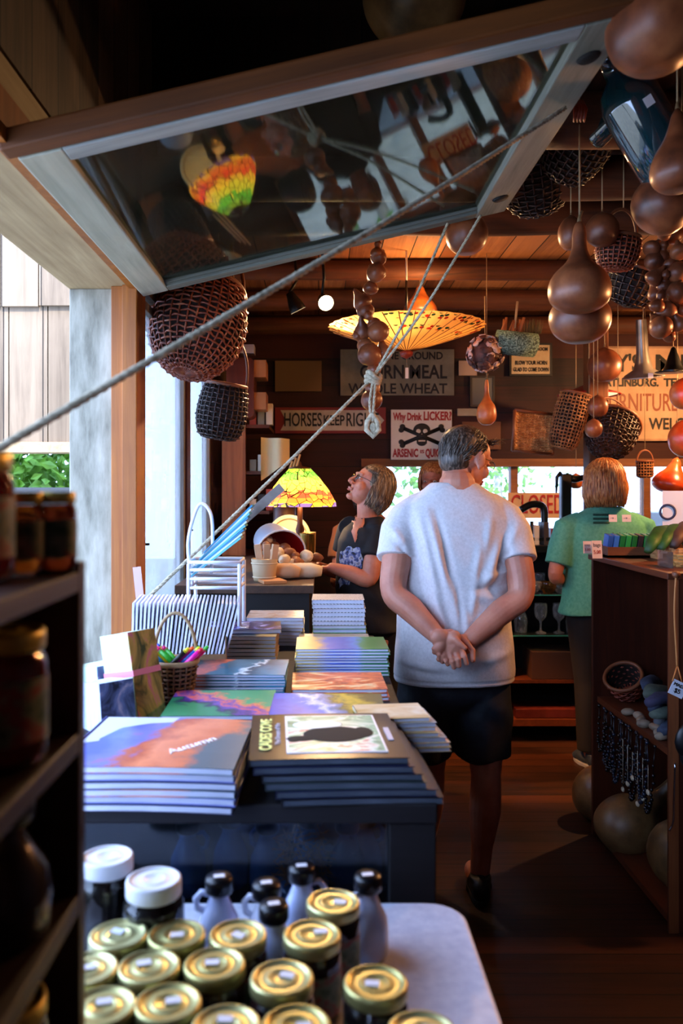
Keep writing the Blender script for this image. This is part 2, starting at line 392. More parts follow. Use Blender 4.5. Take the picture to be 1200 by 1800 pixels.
# pale trees and light outside the back window
for i, (x, h) in enumerate(((.35, 2.9), (.62, 3.1), (.88, 2.8), (1.9, 3.3))):
    t = thing('tree', ['slim pale tree trunk outside the back window, left of the man', 'pale tree trunk outside the back window behind the man\'s shoulder',
                       'pale tree trunk outside the back window, right of two others', 'stout pale tree trunk outside the right half of the back window'][i], 'tree', (x*3.2+(2.2 if i == 3 else 0), 8.6+i*2.2, -.3))
    MB().tube([(0, 0, 0), (.03, 0, h*.5), (.0, .05, h)], [.09, .07, .05], 10).build('trunk', mottled('tree_bark', [(.3, '#6c6455'), (.7, '#b0a898')], 8), t)
    b = MB()
    for q in range(260):
        p = Vector((rb.gauss(0, .35), rb.gauss(0, .3), h-.6+rb.gauss(0, .4))); s = .07
        b.add([(0, -s, 0), (s*.5, 0, .01), (0, s, 0), (-s*.5, 0, .01)], [(0, 1, 2, 3)], 0, False, T(*p) @ rotm(rb.random()*6, rb.random()*6, rb.random()*6))
    b.build('foliage', leaf, t)
# pale car parked outside the back window
ct = thing('car', 'white parked car outside the back window, to the right', 'car', (6.4, 17.5, -.3), (0, 0, .1))
def carsec(u, v):
    prof = [(-2.1, .35), (-2.15, .75), (-1.95, .95), (-1.2, 1.02), (-.55, 1.45), (.7, 1.48), (1.5, 1.05), (2.1, .98), (2.2, .6), (2.15, .35)]
    k = u*(len(prof)-1); i = min(int(k), len(prof)-2); f = k-i
    x = prof[i][0]*(1-f)+prof[i+1][0]*f; z = prof[i][1]*(1-f)+prof[i+1][1]*f
    w = .85*(1-.12*max(0, (z-1)/.5)); return (x, (v*2-1)*w, z-.05*abs(v*2-1)**3)
cb = MB(); cb.grid(carsec, 36, 8); cb.box(-2.1, -.84, .3, 2.12, .84, .95)
cb.build('body', plain('car_white', '#e6e8ec', .25), ct)
cw = MB(); cw.box(-.5, -.865, 1.05, .62, -.78, 1.38); cw.build('side_window', plain('car_window', '#20262c', .1), ct)
for sx_ in (-1.35, 1.35):
    for sy_ in (-.8, .8): MB().lathe([(.0001, -.1), (.33, -.1), (.34, 0), (.33, .1), (.0001, .1)], 20, 0, T(sx_, sy_, .33) @ rotm(PI/2)).build('wheel', plain('tyre', '#16181a', .8), ct)

# ---------------------------------------------------------------- the glazed sash, swung up and held by ropes
A = Vector((-.635, 1.73, 2.262)); Bv = Vector((.662, 1.73, 2.568))      # hinge corner near, free corner near
wd = (Bv-A).length; ang = math.atan2(Bv.z-A.z, Bv.x-A.x)
sash = thing('awning_window', 'large glazed wooden sash swung up under the roof and held by ropes', 'window', A, (0, -ang, 0))
L = 1.23
fw = .075
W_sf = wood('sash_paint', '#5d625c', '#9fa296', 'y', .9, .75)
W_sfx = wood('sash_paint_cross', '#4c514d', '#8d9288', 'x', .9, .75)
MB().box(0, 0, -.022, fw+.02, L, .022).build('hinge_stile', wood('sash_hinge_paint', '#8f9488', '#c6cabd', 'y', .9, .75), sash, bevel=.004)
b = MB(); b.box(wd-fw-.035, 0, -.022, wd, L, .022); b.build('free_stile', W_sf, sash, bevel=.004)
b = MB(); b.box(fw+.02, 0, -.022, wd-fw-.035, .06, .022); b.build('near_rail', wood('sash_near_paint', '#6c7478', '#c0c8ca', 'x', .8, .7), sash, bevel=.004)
b = MB(); b.box(fw+.02, L-.055, -.022, wd-fw-.035, L, .022); b.box(fw+.02, L-.068, -.012, wd-fw-.035, L-.055, .012); b.build('far_rail', W_sfx, sash, bevel=.004)
b = MB(); b.box(fw, .06, -.002, wd-fw-.02, L-.055, .002); b.build('pane', glass('sash_glass', '#c4c8bc', .08, '#7c8274', .6, .035), sash)
b = MB(); b.box(-.02, -.052, -.02, wd+.03, -.002, .026); b.build('header_board', wood('header_orange', '#2c1608', '#7a4418', 'x', .7, .6), sash, bevel=.006)
b = MB()
for q in (.12, .86): b.lathe([(.0001, 0), (.028, .0), (.022, .006), (.0001, .007)], 14, 0, T(wd-.055, L*q, -.023) @ rotm(PI))
b.build('dark_knot', plain('knot_dark', '#100d0b', .8), sash)
# ================================================================ JARS, TABLE, SHELF IN THE FOREGROUND
GLJ = glass('jar_glass', '#f2f4f2', .01, '#ffffff', 1.2)
GOLD = mottled('brass_lid', [(.3, '#b4ac68'), (.7, '#d4d098')], 3, 2, .36, metal=.75, bmp=0, rnd=True)
GOLD2 = plain('brass_lid_rim', '#cdb85a', .35, .55)
WLID = plain('white_lid', '#e4e6ec', .35)
STICK = plain('price_sticker', '#e8e8f0', .6)
def jam(col): return plain('preserve_'+col.strip('#'), col, .2, 0, .5, Transmission_Weight=.45, IOR=1.35)
def make_jar(name, label, h, r, fill, lid, loc, rz=0, group=None, sticker=True, band=None, lidr=None):
    lidr = lidr or r*.96
    b = MB(); b.lathe([(r*.8, 0), (r*.97, .004), (r, .012), (r, h*.74), (r*.96, h*.80), (r*.84, h*.86), (r*.84, h*.93)], 28)
    o = b.build(name, GLJ, None, loc, (0, 0, rz)); tag(o, label, 'jar', group)
    MB().lathe([(r*.78, .004), (r*.94, .01), (r*.965, .02), (r*.965, h*.74), (r*.8, h*.84), (.001, h*.845)], 24).build('preserve', jam(fill), o)
    l = MB(); z0 = h*.855
    prof = [(lidr*.97, z0), (lidr, z0+.002), (lidr, h-.004), (lidr*.985, h-.0012), (lidr*.93, h), (lidr*.87, h-.0002), (lidr*.85, h-.0022), (lidr*.50, h-.0018), (lidr*.46, h-.0006), (lidr*.40, h-.0006), (lidr*.36, h-.0018), (.0005, h-.0018)]
    l.lathe(prof, 36); l.build('lid', lid, o)
    if sticker:
        s = MB(); s.box(-.0085, -.0055, h-.0012, .0085, .0055, h+.0003, 0, T(lidr*random.uniform(-.15, .35), lidr*random.uniform(-.1, .25), 0) @ rotm(0, 0, random.uniform(-.3, .5)))
        s.build('price_sticker', STICK, o)
    if band:
        q = MB(); n = 20; vs = []; a0, a1 = -2.9, -.2
        q.grid(lambda u, v: ((r+.0006)*math.cos(a0+(a1-a0)*u), (r+.0006)*math.sin(a0+(a1-a0)*u), h*(.2+.46*v)), n, 3)
        q.build('paper_label', band, o)
    return o
LAB1 = mottled('fruit_label', [(.35, '#1c4a2a'), (.5, '#6a7a60'), (.62, '#8a2a24'), (.75, '#8a8a78')], 30, 3, .5, bmp=0)
# white folding table with rounded corners
tb = thing('folding_table', 'white plastic folding table holding jars and little jugs in the foreground', 'table', (-.18, 1.13, 0))
def rrect(x0, y0, x1, y1, r, n=6):
    pts = []
    for cx, cy, a in ((x1-r, y1-r, 0), (x0+r, y1-r, PI/2), (x0+r, y0+r, PI), (x1-r, y0+r, 1.5*PI)):
        for i in range(n+1): t = a+PI/2*i/n; pts.append((cx+r*math.cos(t), cy+r*math.sin(t)))
    return pts
def slab(b, pts, z0, z1, m=0, M=None):
    n = len(pts); b.add([(x, y, z0) for x, y in pts]+[(x, y, z1) for x, y in pts], [tuple(range(n-1, -1, -1)), tuple(range(n, 2*n))]+[(i, (i+1) % n, n+(i+1) % n, n+i) for i in range(n)], m, False, M)
    return b
slab(MB(), rrect(-.42, -.26, .42, .26, .06), .815, .855).build('tabletop', mottled('white_plastic', [(.3, '#c9cde0'), (.7, '#dfe2f0')], 60, 3, .45, bmp=.05), tb, bevel=.006)
for sx_ in (-1, 1):
    for sy_ in (-1, 1):
        MB().tube([(sx_*.36, sy_*.18, .815), (sx_*.38, sy_*.22, 0)], .014, 10).build('leg', plain('table_leg_grey', '#5a5e66', .4, .7), tb)
TZ = .855
def lidpos(px, py, h): 
    Y = (1.55-TZ-h)*1450/(py-860); return ((px-560)/1450*Y, Y, TZ)
gold = [(208, 1640, 'half hidden behind the dark shelf, farthest left', 'wax'), (310, 1640, 'left of the jar with the orange glint', ''), (418, 1640, 'with an orange glint on its lid, in front of the blue-white jug', ''),
        (585, 1583, 'farthest back of all, beside the rightmost jug', ''), (548, 1640, 'second from the back on the right, before the small jug', ''),
        (262, 1696, 'in the middle row, left of two alike', ''), (377, 1692, 'in the middle row, right of two alike', ''), (495, 1716, 'in the middle row, left of the bronze-looking lid', ''),
        (660, 1725, 'with a bronze reflection, nearest the bare table corner', ''), (152, 1700, 'in the shelf shadow on the left, upper', ''), (180, 1766, 'in the shelf shadow on the left, lower', ''),
        (295, 1760, 'in the front row behind the cut-off lid', ''), (397, 1800, 'in the front row, cut by the lower edge, middle', ''), (520, 1800, 'in the front row, cut by the lower edge, right', ''),
        (742, 1812, 'at the lower edge, farthest right', '')]
cols = ['#3a0508', '#2a0406', '#4a0a08', '#1c0304', '#3a1004']
jar0 = None
for i, (px, py, lab, _) in enumerate(gold):
    lb = 'gold-lidded jar ' + lab
    o = make_jar('preserve_jar', lb, .115, .0385, cols[i % 5], GOLD if i != 8 else GOLD, lidpos(px, py, .115), random.uniform(-.4, .4), 'gold-lidded jars on the white table', True, LAB1, .038)
for px, py, lab in ((270, 1543, 'right of two, in full view'), (188, 1503, 'left of two, cut by the dark shelf')):
    make_jar('white_lidded_jar', 'tall dark jar with a white lid, ' + lab, .158, .042, '#0c0506', WLID, lidpos(px, py, .158), 0, 'white-lidded jars on the white table', False, None, .038)
# little stoneware jugs with black caps
BLUEW = mottled('glazed_blue_white', [(.3, '#b0bce4'), (.6, '#dfe4f6'), (.8, '#f4f6fc')], 9, 4, .25, bmp=0, rnd=True, Coat_Weight=.4)
BCAP = plain('black_cap', '#08080e', .3)
def make_jug(name, label, loc, h=.12, r=.031, rz=0, mat=BLUEW, group=None, capsticker=True):
    b = MB(); k = h
    b.lathe([(r*.85, 0), (r, k*.03), (r*1.02, k*.30), (r*.93, k*.48), (r*.62, k*.64), (r*.46, k*.74), (r*.5, k*.82)], 24)
    o = b.build(name, mat, None, loc, (0, 0, rz)); tag(o, label, 'jug', group)
    MB().tube([(r*.45, 0, k*.78), (r*.85, 0, k*.80), (r*1.12, 0, k*.72), (r*1.05, 0, k*.60), (r*.72, 0, k*.57)], .0048, 8).build('handle', mat, o)
    MB().lathe([(.0005, k*.81), (r*.62, k*.81), (r*.68, k*.84), (r*.68, k*.96), (r*.6, k), (.0005, k)], 20).build('cap', BCAP, o)
    if capsticker: MB().box(-.008, -.005, k-.0005, .008, .005, k+.0008, 0, rotm(0, 0, -rz+.2)).build('price_sticker', STICK, o)
    return o
jl = [(385, 1540, 'farthest left, its handle toward the left', PI), (468, 1551, 'between the left jug and the tall middle one', PI*.9), (530, 1521, 'farthest back, its handle toward the right', 0), (481, 1588, 'nearest the front, half hidden by gold lids', PI*.6), (646, 1537, 'rightmost, beside the bare table corner', 1.2*PI)]
for px, py, lab, rz in jl:
    make_jug('syrup_jug', 'small blue-white jug with a black cap, ' + lab, lidpos(px, py, .12), rz=rz, group='small jugs on the white table')

# near shelf on the left with jars of preserves
W_sh = wood('dark_shelf_wood', '#180e0b', '#3a241c', 'y', 1, .5)
shf = thing('display_shelf', 'dark wooden shelf unit of preserves close to the camera on the left', 'shelf', (-.43, .635, 0))
MB().box(-.20, .21, 0, .185, .232, 1.475).build('side_panel', W_sh, shf, bevel=.002)
MB().box(-.20, -.27, 0, .185, -.25, 1.475).build('side_panel', W_sh, shf, bevel=.002)
MB().box(-.20, -.28, 0, -.19, .21, 1.475).build('back_panel', W_sh, shf)
SZ = [1.465, 1.30, 1.135, .955, .78, .4]
for z in SZ: MB().box(-.19, -.28, z-.02, .185, .21, z).build('shelf', W_sh, shf, bevel=.0015)
def sj(X, Y, k, h, r, fill, label, lid=GOLD2, band=LAB1):
    return make_jar('preserve_jar', label, h, r, fill, lid, (X, Y-.022, SZ[k]+.0005), .6, 'jars on the near shelf', False, band)
sj(-.318, .765, 0, .118, .042, '#b0100c', 'large red jelly jar with a gold lid on the near top shelf')
sj(-.2925, .832, 0, .082, .023, '#c86018', 'small amber jar on the top shelf, left of the last one')
sj(-.340, .842, 0, .082, .023, '#6a2a08', 'small amber jar on the near top shelf, behind the large red jar')
sj(-.268, .860, 0, .082, .0215, '#b8481c', 'small red-labelled jar at the far end of the top shelf')
sj(-.292, .775, 1, .122, .043, '#b8100c', 'large jar of red jelly with a gold lid on the second shelf')
sj(-.385, .80, 1, .122, .043, '#3a0408', 'red jar deep in the second shelf behind the large one')
sj(-.300, .66, 1, .122, .043, '#5a1408', 'jar of jelly on the second shelf near the left edge')
make_jug('glass_jug', 'dark glazed jug on the third shelf of the near unit', (-.295, .768, SZ[2]+.0005), .13, .044, 2.5, mottled('dark_glaze', [(.3, '#10141c'), (.7, '#3a3028')], 8, 3, .2, bmp=0), 'jars on the near shelf', False)
sj(-.300, .67, 2, .12, .043, '#2a1404', 'amber jar on the third shelf near the left edge')
sj(-.295, .66, 3, .12, .042, '#5a1a08', 'orange-labelled jar on the fourth shelf near the left edge')
sj(-.295, .79, 3, .12, .042, '#30100a', 'dark jar on the fourth shelf at its far end')
sj(-.295, .76, 4, .12, .042, '#4a0a08', 'jar on the fifth shelf low at the left')

# ================================================================ DISPLAY CASE WITH BOOKS
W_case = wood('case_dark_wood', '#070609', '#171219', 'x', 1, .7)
case = thing('display_case', 'dark wooden glass-fronted counter carrying the books', 'display case', (-.19, 2.25, 0))
cx0, cx1, cy0, cy1 = -.41, .398, -.81, .85
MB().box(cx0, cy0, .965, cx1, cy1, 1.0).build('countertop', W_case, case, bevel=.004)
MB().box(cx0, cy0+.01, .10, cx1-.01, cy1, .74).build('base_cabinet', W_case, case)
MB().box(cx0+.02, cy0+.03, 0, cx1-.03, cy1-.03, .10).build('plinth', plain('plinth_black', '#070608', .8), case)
MB().box(cx1-.085, cy0+.005, .74, cx1-.002, cy0+.07, .965).build('corner_post', W_case, case, bevel=.003)
MB().box(cx1-.05, cy1-.06, .74, cx1-.002, cy1-.005, .965).build('corner_post', W_case, case, bevel=.003)
MB().box(cx0, cy0+.005, .74, cx0+.05, cy0+.07, .965).build('corner_post', W_case, case, bevel=.003)
MB().box(cx0+.05, cy0+.02, .74, cx1-.085, cy0+.024, .965).build('front_glass', glass('case_glass', '#c8d4e0', .01, '#8090a0', .9), case)
MB().box(cx1-.02, cy0+.07, .74, cx1-.016, cy1-.06, .965).build('side_glass', GL_win, case)
dk = mottled('blue_glaze', [(.3, '#2c4a78'), (.7, '#5f86b8')], 6, 3, .2, bmp=0)
for i, (px, py) in enumerate(((330, 1490), (405, 1485), (470, 1480), (545, 1470), (610, 1470), (640, 1465))):
    Y = 1.66+.03*(i % 2)
    make_jug('blue_jug', 'blue glazed jug behind the glass of the counter, %s from the left' % NTH[i], ((px-560)/1450*Y, Y, .7405), .15, .036, i*1.3, dk, 'jugs inside the glass counter', False)
st = thing('straw_wreath', 'tangle of orange straw inside the glass counter', 'wreath', (-.03, 1.60, .741))
b = MB(); r5 = random.Random(9)
for k in range(110):
    a = r5.random()*2*PI; p = Vector((.035*math.cos(a), .02*math.sin(a), .045+r5.random()*.09)); d = Vector((r5.gauss(0, 1), r5.gauss(0, .6), r5.gauss(0, .8))).normalized()*.03
    b.tube([p-d, p+Vector((0, 0, .004)), p+d], .0009, 4)
b.build('straw', plain('orange_straw', '#c8742c', .6), st)
MB().lathe([(.03, 0), (.045, .01), (.05, .05), (.001, .052)], 16).build('dish', dk, st)
pc = MB().box(-.02, 0, 0, .02, .001, .12).build('paper_tag', plain('kraft_tag', '#b08c6c', .8), None, (.145, 1.468, .80), (0, .3, 0)); tag(pc, 'brown paper tag taped up behind the right end of the counter glass', 'tag')

# ---------------------------------------------------------------- books
PAGES = wood('page_block', '#a8aec4', '#dcdff0', 'x', 3, .8, bmp=.1)
def cover(name, stops, scale=14, stretch=(1, 1, 1), distort=1.0, rough=.28):
    return mottled(name, stops, scale, 4, rough, stretch, bmp=0, coord='Object', distort=distort)
BK = {}
def book_mesh(w, d, t, mat, spine=None, sag=0.0):
    k = (round(w, 3), round(d, 3), round(t, 4), mat.name, sag)
    if k in BK: return BK[k]
    c = MB(); s = .0012
    def bend(x, y): return -sag*((x/w*2)**2*.5+(y/d*2)**2*.5)
    def plate(z0, z1):
        nx = 6 if sag else 1; ny = 4 if sag else 1
        for zz, fl in ((z1, 0), (z0, 1)):
            vs = [(-w/2+w*i/nx, -d/2+d*j/ny, zz+bend(-w/2+w*i/nx, -d/2+d*j/ny)) for j in range(ny+1) for i in range(nx+1)]
            fs = []
            for j in range(ny):
                for i in range(nx):
                    a = j*(nx+1)+i; f = (a, a+1, a+nx+2, a+nx+1); fs.append(f if not fl else f[::-1])
            c.add(vs, fs)
        for (xa, ya, xb, yb) in ((-w/2, -d/2, w/2, -d/2), (w/2, -d/2, w/2, d/2), (w/2, d/2, -w/2, d/2), (-w/2, d/2, -w/2, -d/2)):
            n = 6
            vs = []
            for i in range(n+1): x = xa+(xb-xa)*i/n; y = ya+(yb-ya)*i/n; vs += [(x, y, z0+bend(x, y)), (x, y, z1+bend(x, y))]
            c.add(vs, [(2*i, 2*i+2, 2*i+3, 2*i+1) for i in range(n)])
    plate(t-s, t); plate(0, s)
    c.box(-w/2, -d/2, 0, -w/2+s, d/2, t)     # spine on the left
    p = MB(); nx = 6
    zb, zt = s, t-s
    for j in range(1):
        vs = []; fs = []
        for i in range(nx+1):
            x = -w/2+s+(w-2*s-.002)*i/nx
            for y in (-d/2+.002, d/2-.002): vs += [(x, y, zb+bend(x, y)), (x, y, zt+bend(x, y))]
        for i in range(nx):
            a = 4*i; fs += [(a, a+4, a+5, a+1), (a+2, a+3, a+7, a+6), (a+1, a+5, a+7, a+3)]
        a = 4*nx; fs += [(a, a+2, a+3, a+1)]
        p.add(vs, fs)
    BK[k] = (c.mesh('cover', mat), p.mesh('pages', PAGES)); return BK[k]
PG = {}
def pages_of(pm, mat):
    if (pm.name, mat.name) not in PG:
        q = pm.copy(); q.materials.clear(); q.materials.append(mat); PG[(pm.name, mat.name)] = q
    return PG[(pm.name, mat.name)]
PAGESD = wood('page_block_dark', '#202630', '#5a6474', 'x', 3, .6, bmp=.1)
def stack(x, y, w, d, t, n, mat, what, where, group, z=1.0, rot=0, jit=.004, fan=(0, 0), sag=0, under=None, seed=1, name='book', cat='book', pages=None):
    r = random.Random(seed*31+int(abs(x)*1000)); zz = z+.0002; top = None
    for i in range(n):                       # i = 0 is the lowest
        m = mat if (under is None or i == n-1) else under[i % len(under)]
        cm, pm = book_mesh(w, d, t, m, sag=sag)
        k = n-1-i
        o = link(name, cm, None, (x+r.uniform(-jit, jit)+fan[0]*k, y+r.uniform(-jit, jit)+fan[1]*k, zz), (0, 0, rot+r.uniform(-.02, .02)))
        link('pages', pm if pages is None else pages_of(pm, pages), o)
        pos = ORD[k] if n <= 12 else NTH[k]
        tag(o, what+', '+('topmost ' if k == 0 else pos+' ')+where if n > 1 else what+' '+where, cat, group)
        zz += t+.0004; top = o
    return top, zz
def cover_x(name, stops, w=.26, rough=.3, amt=.35, scale=14, slant=0.0):
    m, t, b = newmat(name); tc = t.nodes.new('ShaderNodeTexCoord'); sep = t.nodes.new('ShaderNodeSeparateXYZ'); t.links.new(tc.outputs['Object'], sep.inputs[0])
    n = t.nodes.new('ShaderNodeTexNoise'); n.inputs['Scale'].default_value = scale; n.inputs['Detail'].default_value = 7; n.inputs['Roughness'].default_value = .62; t.links.new(tc.outputs['Object'], n.inputs[0])
    sl = t.nodes.new('ShaderNodeMath'); sl.operation = 'MULTIPLY_ADD'; sl.inputs[1].default_value = slant; t.links.new(sep.outputs[1], sl.inputs[0]); t.links.new(sep.outputs[0], sl.inputs[2])
    mr = t.nodes.new('ShaderNodeMapRange'); mr.inputs[1].default_value = -w/2; mr.inputs[2].default_value = w/2; mr.inputs[3].default_value = -amt/2; mr.inputs[4].default_value = 1-amt/2; mr.clamp = False; t.links.new(sl.outputs[0], mr.inputs[0])
    ad = t.nodes.new('ShaderNodeMath'); ad.operation = 'MULTIPLY_ADD'; ad.inputs[1].default_value = amt*2; t.links.new(n.outputs[0], ad.inputs[0]); t.links.new(mr.outputs[0], ad.inputs[2])
    sb = t.nodes.new('ShaderNodeMath'); sb.operation = 'SUBTRACT'; sb.inputs[1].default_value = amt*.5; t.links.new(ad.outputs[0], sb.inputs[0])
    r = ramp(t, stops); t.links.new(sb.outputs[0], r.inputs[0]); t.links.new(r.outputs[0], b.inputs['Base Color']); b.inputs['Roughness'].default_value = rough; return m
cA = cover_x('cover_mountain', [(.15, '#4a60c0'), (.34, '#6f78c8'), (.42, '#b8583c'), (.60, '#e88a60'), (.78, '#d87850'), (.9, '#5c6c74')], .31, .3, .35, 13, -.3)
cB = plain('cover_black', '#0c0d12', .3)
cC = cover_x('cover_carnival', [(.1, '#2c8a5c'), (.25, '#241c48'), (.42, '#7048b0'), (.5, '#e06a48'), (.6, '#5a3aa0'), (.72, '#e88050'), (.88, '#30a070')], .25, .3, .55, 24, 1.2)
cD = cover_x('cover_blue_sky', [(.1, '#2c50c0'), (.35, '#4c78e0'), (.45, '#dfe8f8'), (.55, '#5a86c8'), (.66, '#1c4a24'), (.8, '#b8a828'), (.95, '#28401c')], .26, .3, .3, 22, .4)
cE = cover_x('cover_teal_strips', [(.05, '#14303a'), (.25, '#c05a40'), (.33, '#1c5464'), (.6, '#2e7088'), (.66, '#d8e8ec'), (.7, '#1c4a60'), (.95, '#3a88a8')], .27, .3, .25, 20, -.3)
cF = cover_x('cover_green_blue', [(.05, '#e0cc80'), (.22, '#c8b060'), (.34, '#4a68c8'), (.55, '#2c50b8'), (.66, '#3c7cd0'), (.74, '#0c8048'), (1, '#0a7038')], .275, .3, .16, 20)
cG = cover('cover_orange', [(.35, '#8a2a10'), (.5, '#e07030'), (.6, '#f0d8a0'), (.7, '#6a3a7a')], 8, (1, 2, 1), 1.5)
cH = cover('cover_night', [(.38, '#060a2c'), (.5, '#18246c'), (.6, '#8a90e0'), (.68, '#f0e8ff')], 9, (1, 1, 1), 1.5)
cI = cover_x('cover_autumn', [(.05, '#d8a820'), (.25, '#a86a18'), (.4, '#243038'), (.7, '#34444c'), (.85, '#c8a860')], .24, .3, .25, 20)
cJ = cover('cover_cream', [(.35, '#e8dcc0'), (.6, '#cfae70'), (.7, '#9a8458')], 8, (1, 2, 1), 1)
cK = cover('cover_beige', [(.35, '#a8845c'), (.5, '#c8ccd4'), (.65, '#7a5c3c')], 9, (1, 2, 1), 1)
cL = cover('cover_meadow', [(.35, '#2c6a1c'), (.5, '#7ab03c'), (.6, '#c8863c'), (.7, '#e8f0dc')], 8, (1, 2, 1), 1)
cBl = plain('cover_deep_blue', '#141a3c', .3)
g = 'books and magazines on the glass counter'
o, z = stack(-.292, 1.565, .31, .30, .0125, 6, cA, 'mountain magazine', 'in the front left pile of the counter', g, sag=.006, under=[cBl, plain('cover_lilac', '#6c78c8', .4), cA], rot=-.03, seed=2, name='magazine', cat='magazine')
b = MB(); b.add([(-.15, .148, 0), (.0, .148, 0), (-.02, .05, 0), (-.15, -.03, 0)], [(3, 2, 1, 0)]); b.build('cover_cloud', plain('cover_cloud', '#c8d4f4', .35), o, (0, 0, .0105))
o.children[-1].data.polygons[0].flip()
letters('Autumn', o, .035, plain('ink_white', '#f4f4f4', .5), (.06, -.04, .0122), (0, 0, .9), depth=.0006, shear=.3)
# the black cover with the long title
o, z = stack(.012, 1.60, .285, .29, .0125, 6, cB, 'large black magazine', 'in the front right pile of the counter', g, sag=.003, fan=(.011, -.003), rot=.04, seed=3, under=[cB, cBl, plain('cover_grey_green', '#2c3a3c', .4)], pages=PAGESD, name='magazine', cat='magazine')
fr = MB(); fr.box(-.075, -.118, .0100, .108, .122, .0130); fr.build('picture_border', plain('ink_white', '#f4f4f4', .5), o)
pm_ = cover('cover_photo_meadow', [(.30, '#1e4a34'), (.45, '#7ab898'), (.55, '#dff0e8'), (.62, '#b86a6a'), (.75, '#3a5a3c')], 9, (1, 1.5, 1), 2)
MB().box(-.071, -.114, .0125, .104, .118, .0133).build('cover_picture', pm_, o)
b = MB()
b.ell((.02, -.01, 0), (.062, .052, .0011), n=24); b.ell((-.045, -.035, 0), (.03, .018, .0011)); b.ell((-.06, -.045, 0), (.012, .012, .0011)); b.ell((.075, .0, 0), (.02, .035, .0011))
b.build('pictured_animal', plain('ink_black', '#050606', .8), o, (0, 0, .0133))
MB().ell((-.01, .055, 0), (.05, .028, .0009), n=20).build('pictured_mist', plain('ink_mist', '#e4f2ec', .5), o, (0, 0, .0134))
letters('CADES COVE', o, .032, plain('ink_yellow', '#e8ec8a', .5), (-.112, .0, .0131), (0, 0, PI/2), width=.20, bold=.0008, depth=.0006)
letters('The Dream of the', o, .015, plain('ink_pale', '#b8b8c8', .5), (-.09, .0, .0131), (0, 0, PI/2), width=.14, depth=.0006)
MB().box(.118, -.05, .0118, .128, .03, .0131).build('cover_flash', plain('ink_pale', '#b8b8c8', .5), o)
stack(.158, 1.805, .15, .12, .009, 7, cJ, 'thin pale booklet', 'at the counter edge', 'booklets at the counter edge', rot=.10, fan=(.007, -.004), seed=21, name='booklet', cat='booklet', under=[cJ, cG, cK], pages=PAGES)
stack(-.235, 1.975, .25, .235, .010, 4, cC, 'purple and orange book', 'behind the mountain magazines', g, seed=4)
o, z = stack(.022, 1.90, .26, .235, .010, 5, cD, 'blue and yellow book', 'right behind the black magazines', g, seed=5)
stack(-.225, 2.30, .27, .20, .0075, 7, cE, 'slim teal book', 'in the pile beside the pen basket', g, seed=6)
stack(.055, 2.245, .25, .20, .0095, 3, cG, 'orange sunset book', 'in front of the green and blue pile', g, seed=7)
stack(.07, 2.53, .275, .20, .0085, 9, cF, 'green and blue guide', 'in the tall pile near the man', g, seed=8)
stack(-.255, 2.75, .24, .20, .0125, 6, cI, 'autumn forest paperback', 'beside the box of white cards', g, seed=9)
o, z = stack(-.245, 2.78, .24, .17, .014, 1, cH, 'dark blue book with a glowing figure', 'lying on the autumn paperbacks', g, z=1.078, rot=.06, seed=10)
letters('ATTY', o, .045, plain('ink_white', '#f4f4f4', .5), (.0, .0, .0142), (0, 0, PI/2), depth=.0005, width=.12)
stack(.055, 2.80, .24, .16, .011, 4, cJ, 'cream and gold book', 'behind the green and blue pile', g, seed=11)
stack(-.155, 2.985, .20, .18, .012, 8, cK, 'beige softcover', 'at the counter far left end', g, seed=12, under=[cK, cI, cJ])
stack(.075, 2.99, .19, .17, .014, 5, cL, 'green meadow album', 'under the checked notebooks', g, seed=13)
# spiral notebooks with checked edges
def checked(name):
    m, t, b = newmat(name); c = t.nodes.new('ShaderNodeTexChecker'); c.inputs['Scale'].default_value = 170
    c.inputs[1].default_value = lin('#e6e6e6'); c.inputs[2].default_value = lin('#4a5058'); t.links.new(mapped(t, (1, 1, 1)), c.inputs[0]); t.links.new(c.outputs[0], b.inputs['Base Color']); return m
CH = checked('checked_cover')
o, z = stack(.07, 2.98, .185, .165, .0145, 6, CH, 'checked notebook', 'at the counter far end', 'checked notebooks', z=1.0722, seed=14, name='notebook', cat='notebook')
# the row of white cards by the window, in a cardboard box
bx = thing('cardboard_box', 'brown cardboard box holding the row of white cards by the window', 'box', (-.43, 2.50, 1.0002), (0, 0, .1))
kb = mottled('cardboard', [(.3, '#5a3c24'), (.7, '#84603e')], 10, 3, .8)
MB().box(-.15, -.115, 0, -.147, .115, .10).build('side', kb, bx); MB().box(.147, -.115, 0, .15, .115, .12).build('side', kb, bx)
MB().box(-.147, .112, 0, .147, .115, .11).build('side', kb, bx); MB().box(-.147, -.115, 0, .147, -.112, .07).build('side', kb, bx); MB().box(-.147, -.112, 0, .147, .112, .003).build('base', kb, bx)
cardm = MB().box(-.0028, -.10, 0, .0028, .10, .215).mesh('card', [mottled('white_card', [(.3, '#b8bcd8'), (.6, '#e8eaf6')], 12, 2, .6, (30, 1, 1), bmp=0, rnd=True)])
for i in range(27):
    o = link('greeting_card', cardm, None, (-.552+.0098*i, 2.488+random.uniform(-.004, .004)+.001*i, 1.0045), (0, .02+.011*i*.8, .1)); 
    tag(o, 'white card standing in the packed row by the window', 'card', 'white cards in the box')
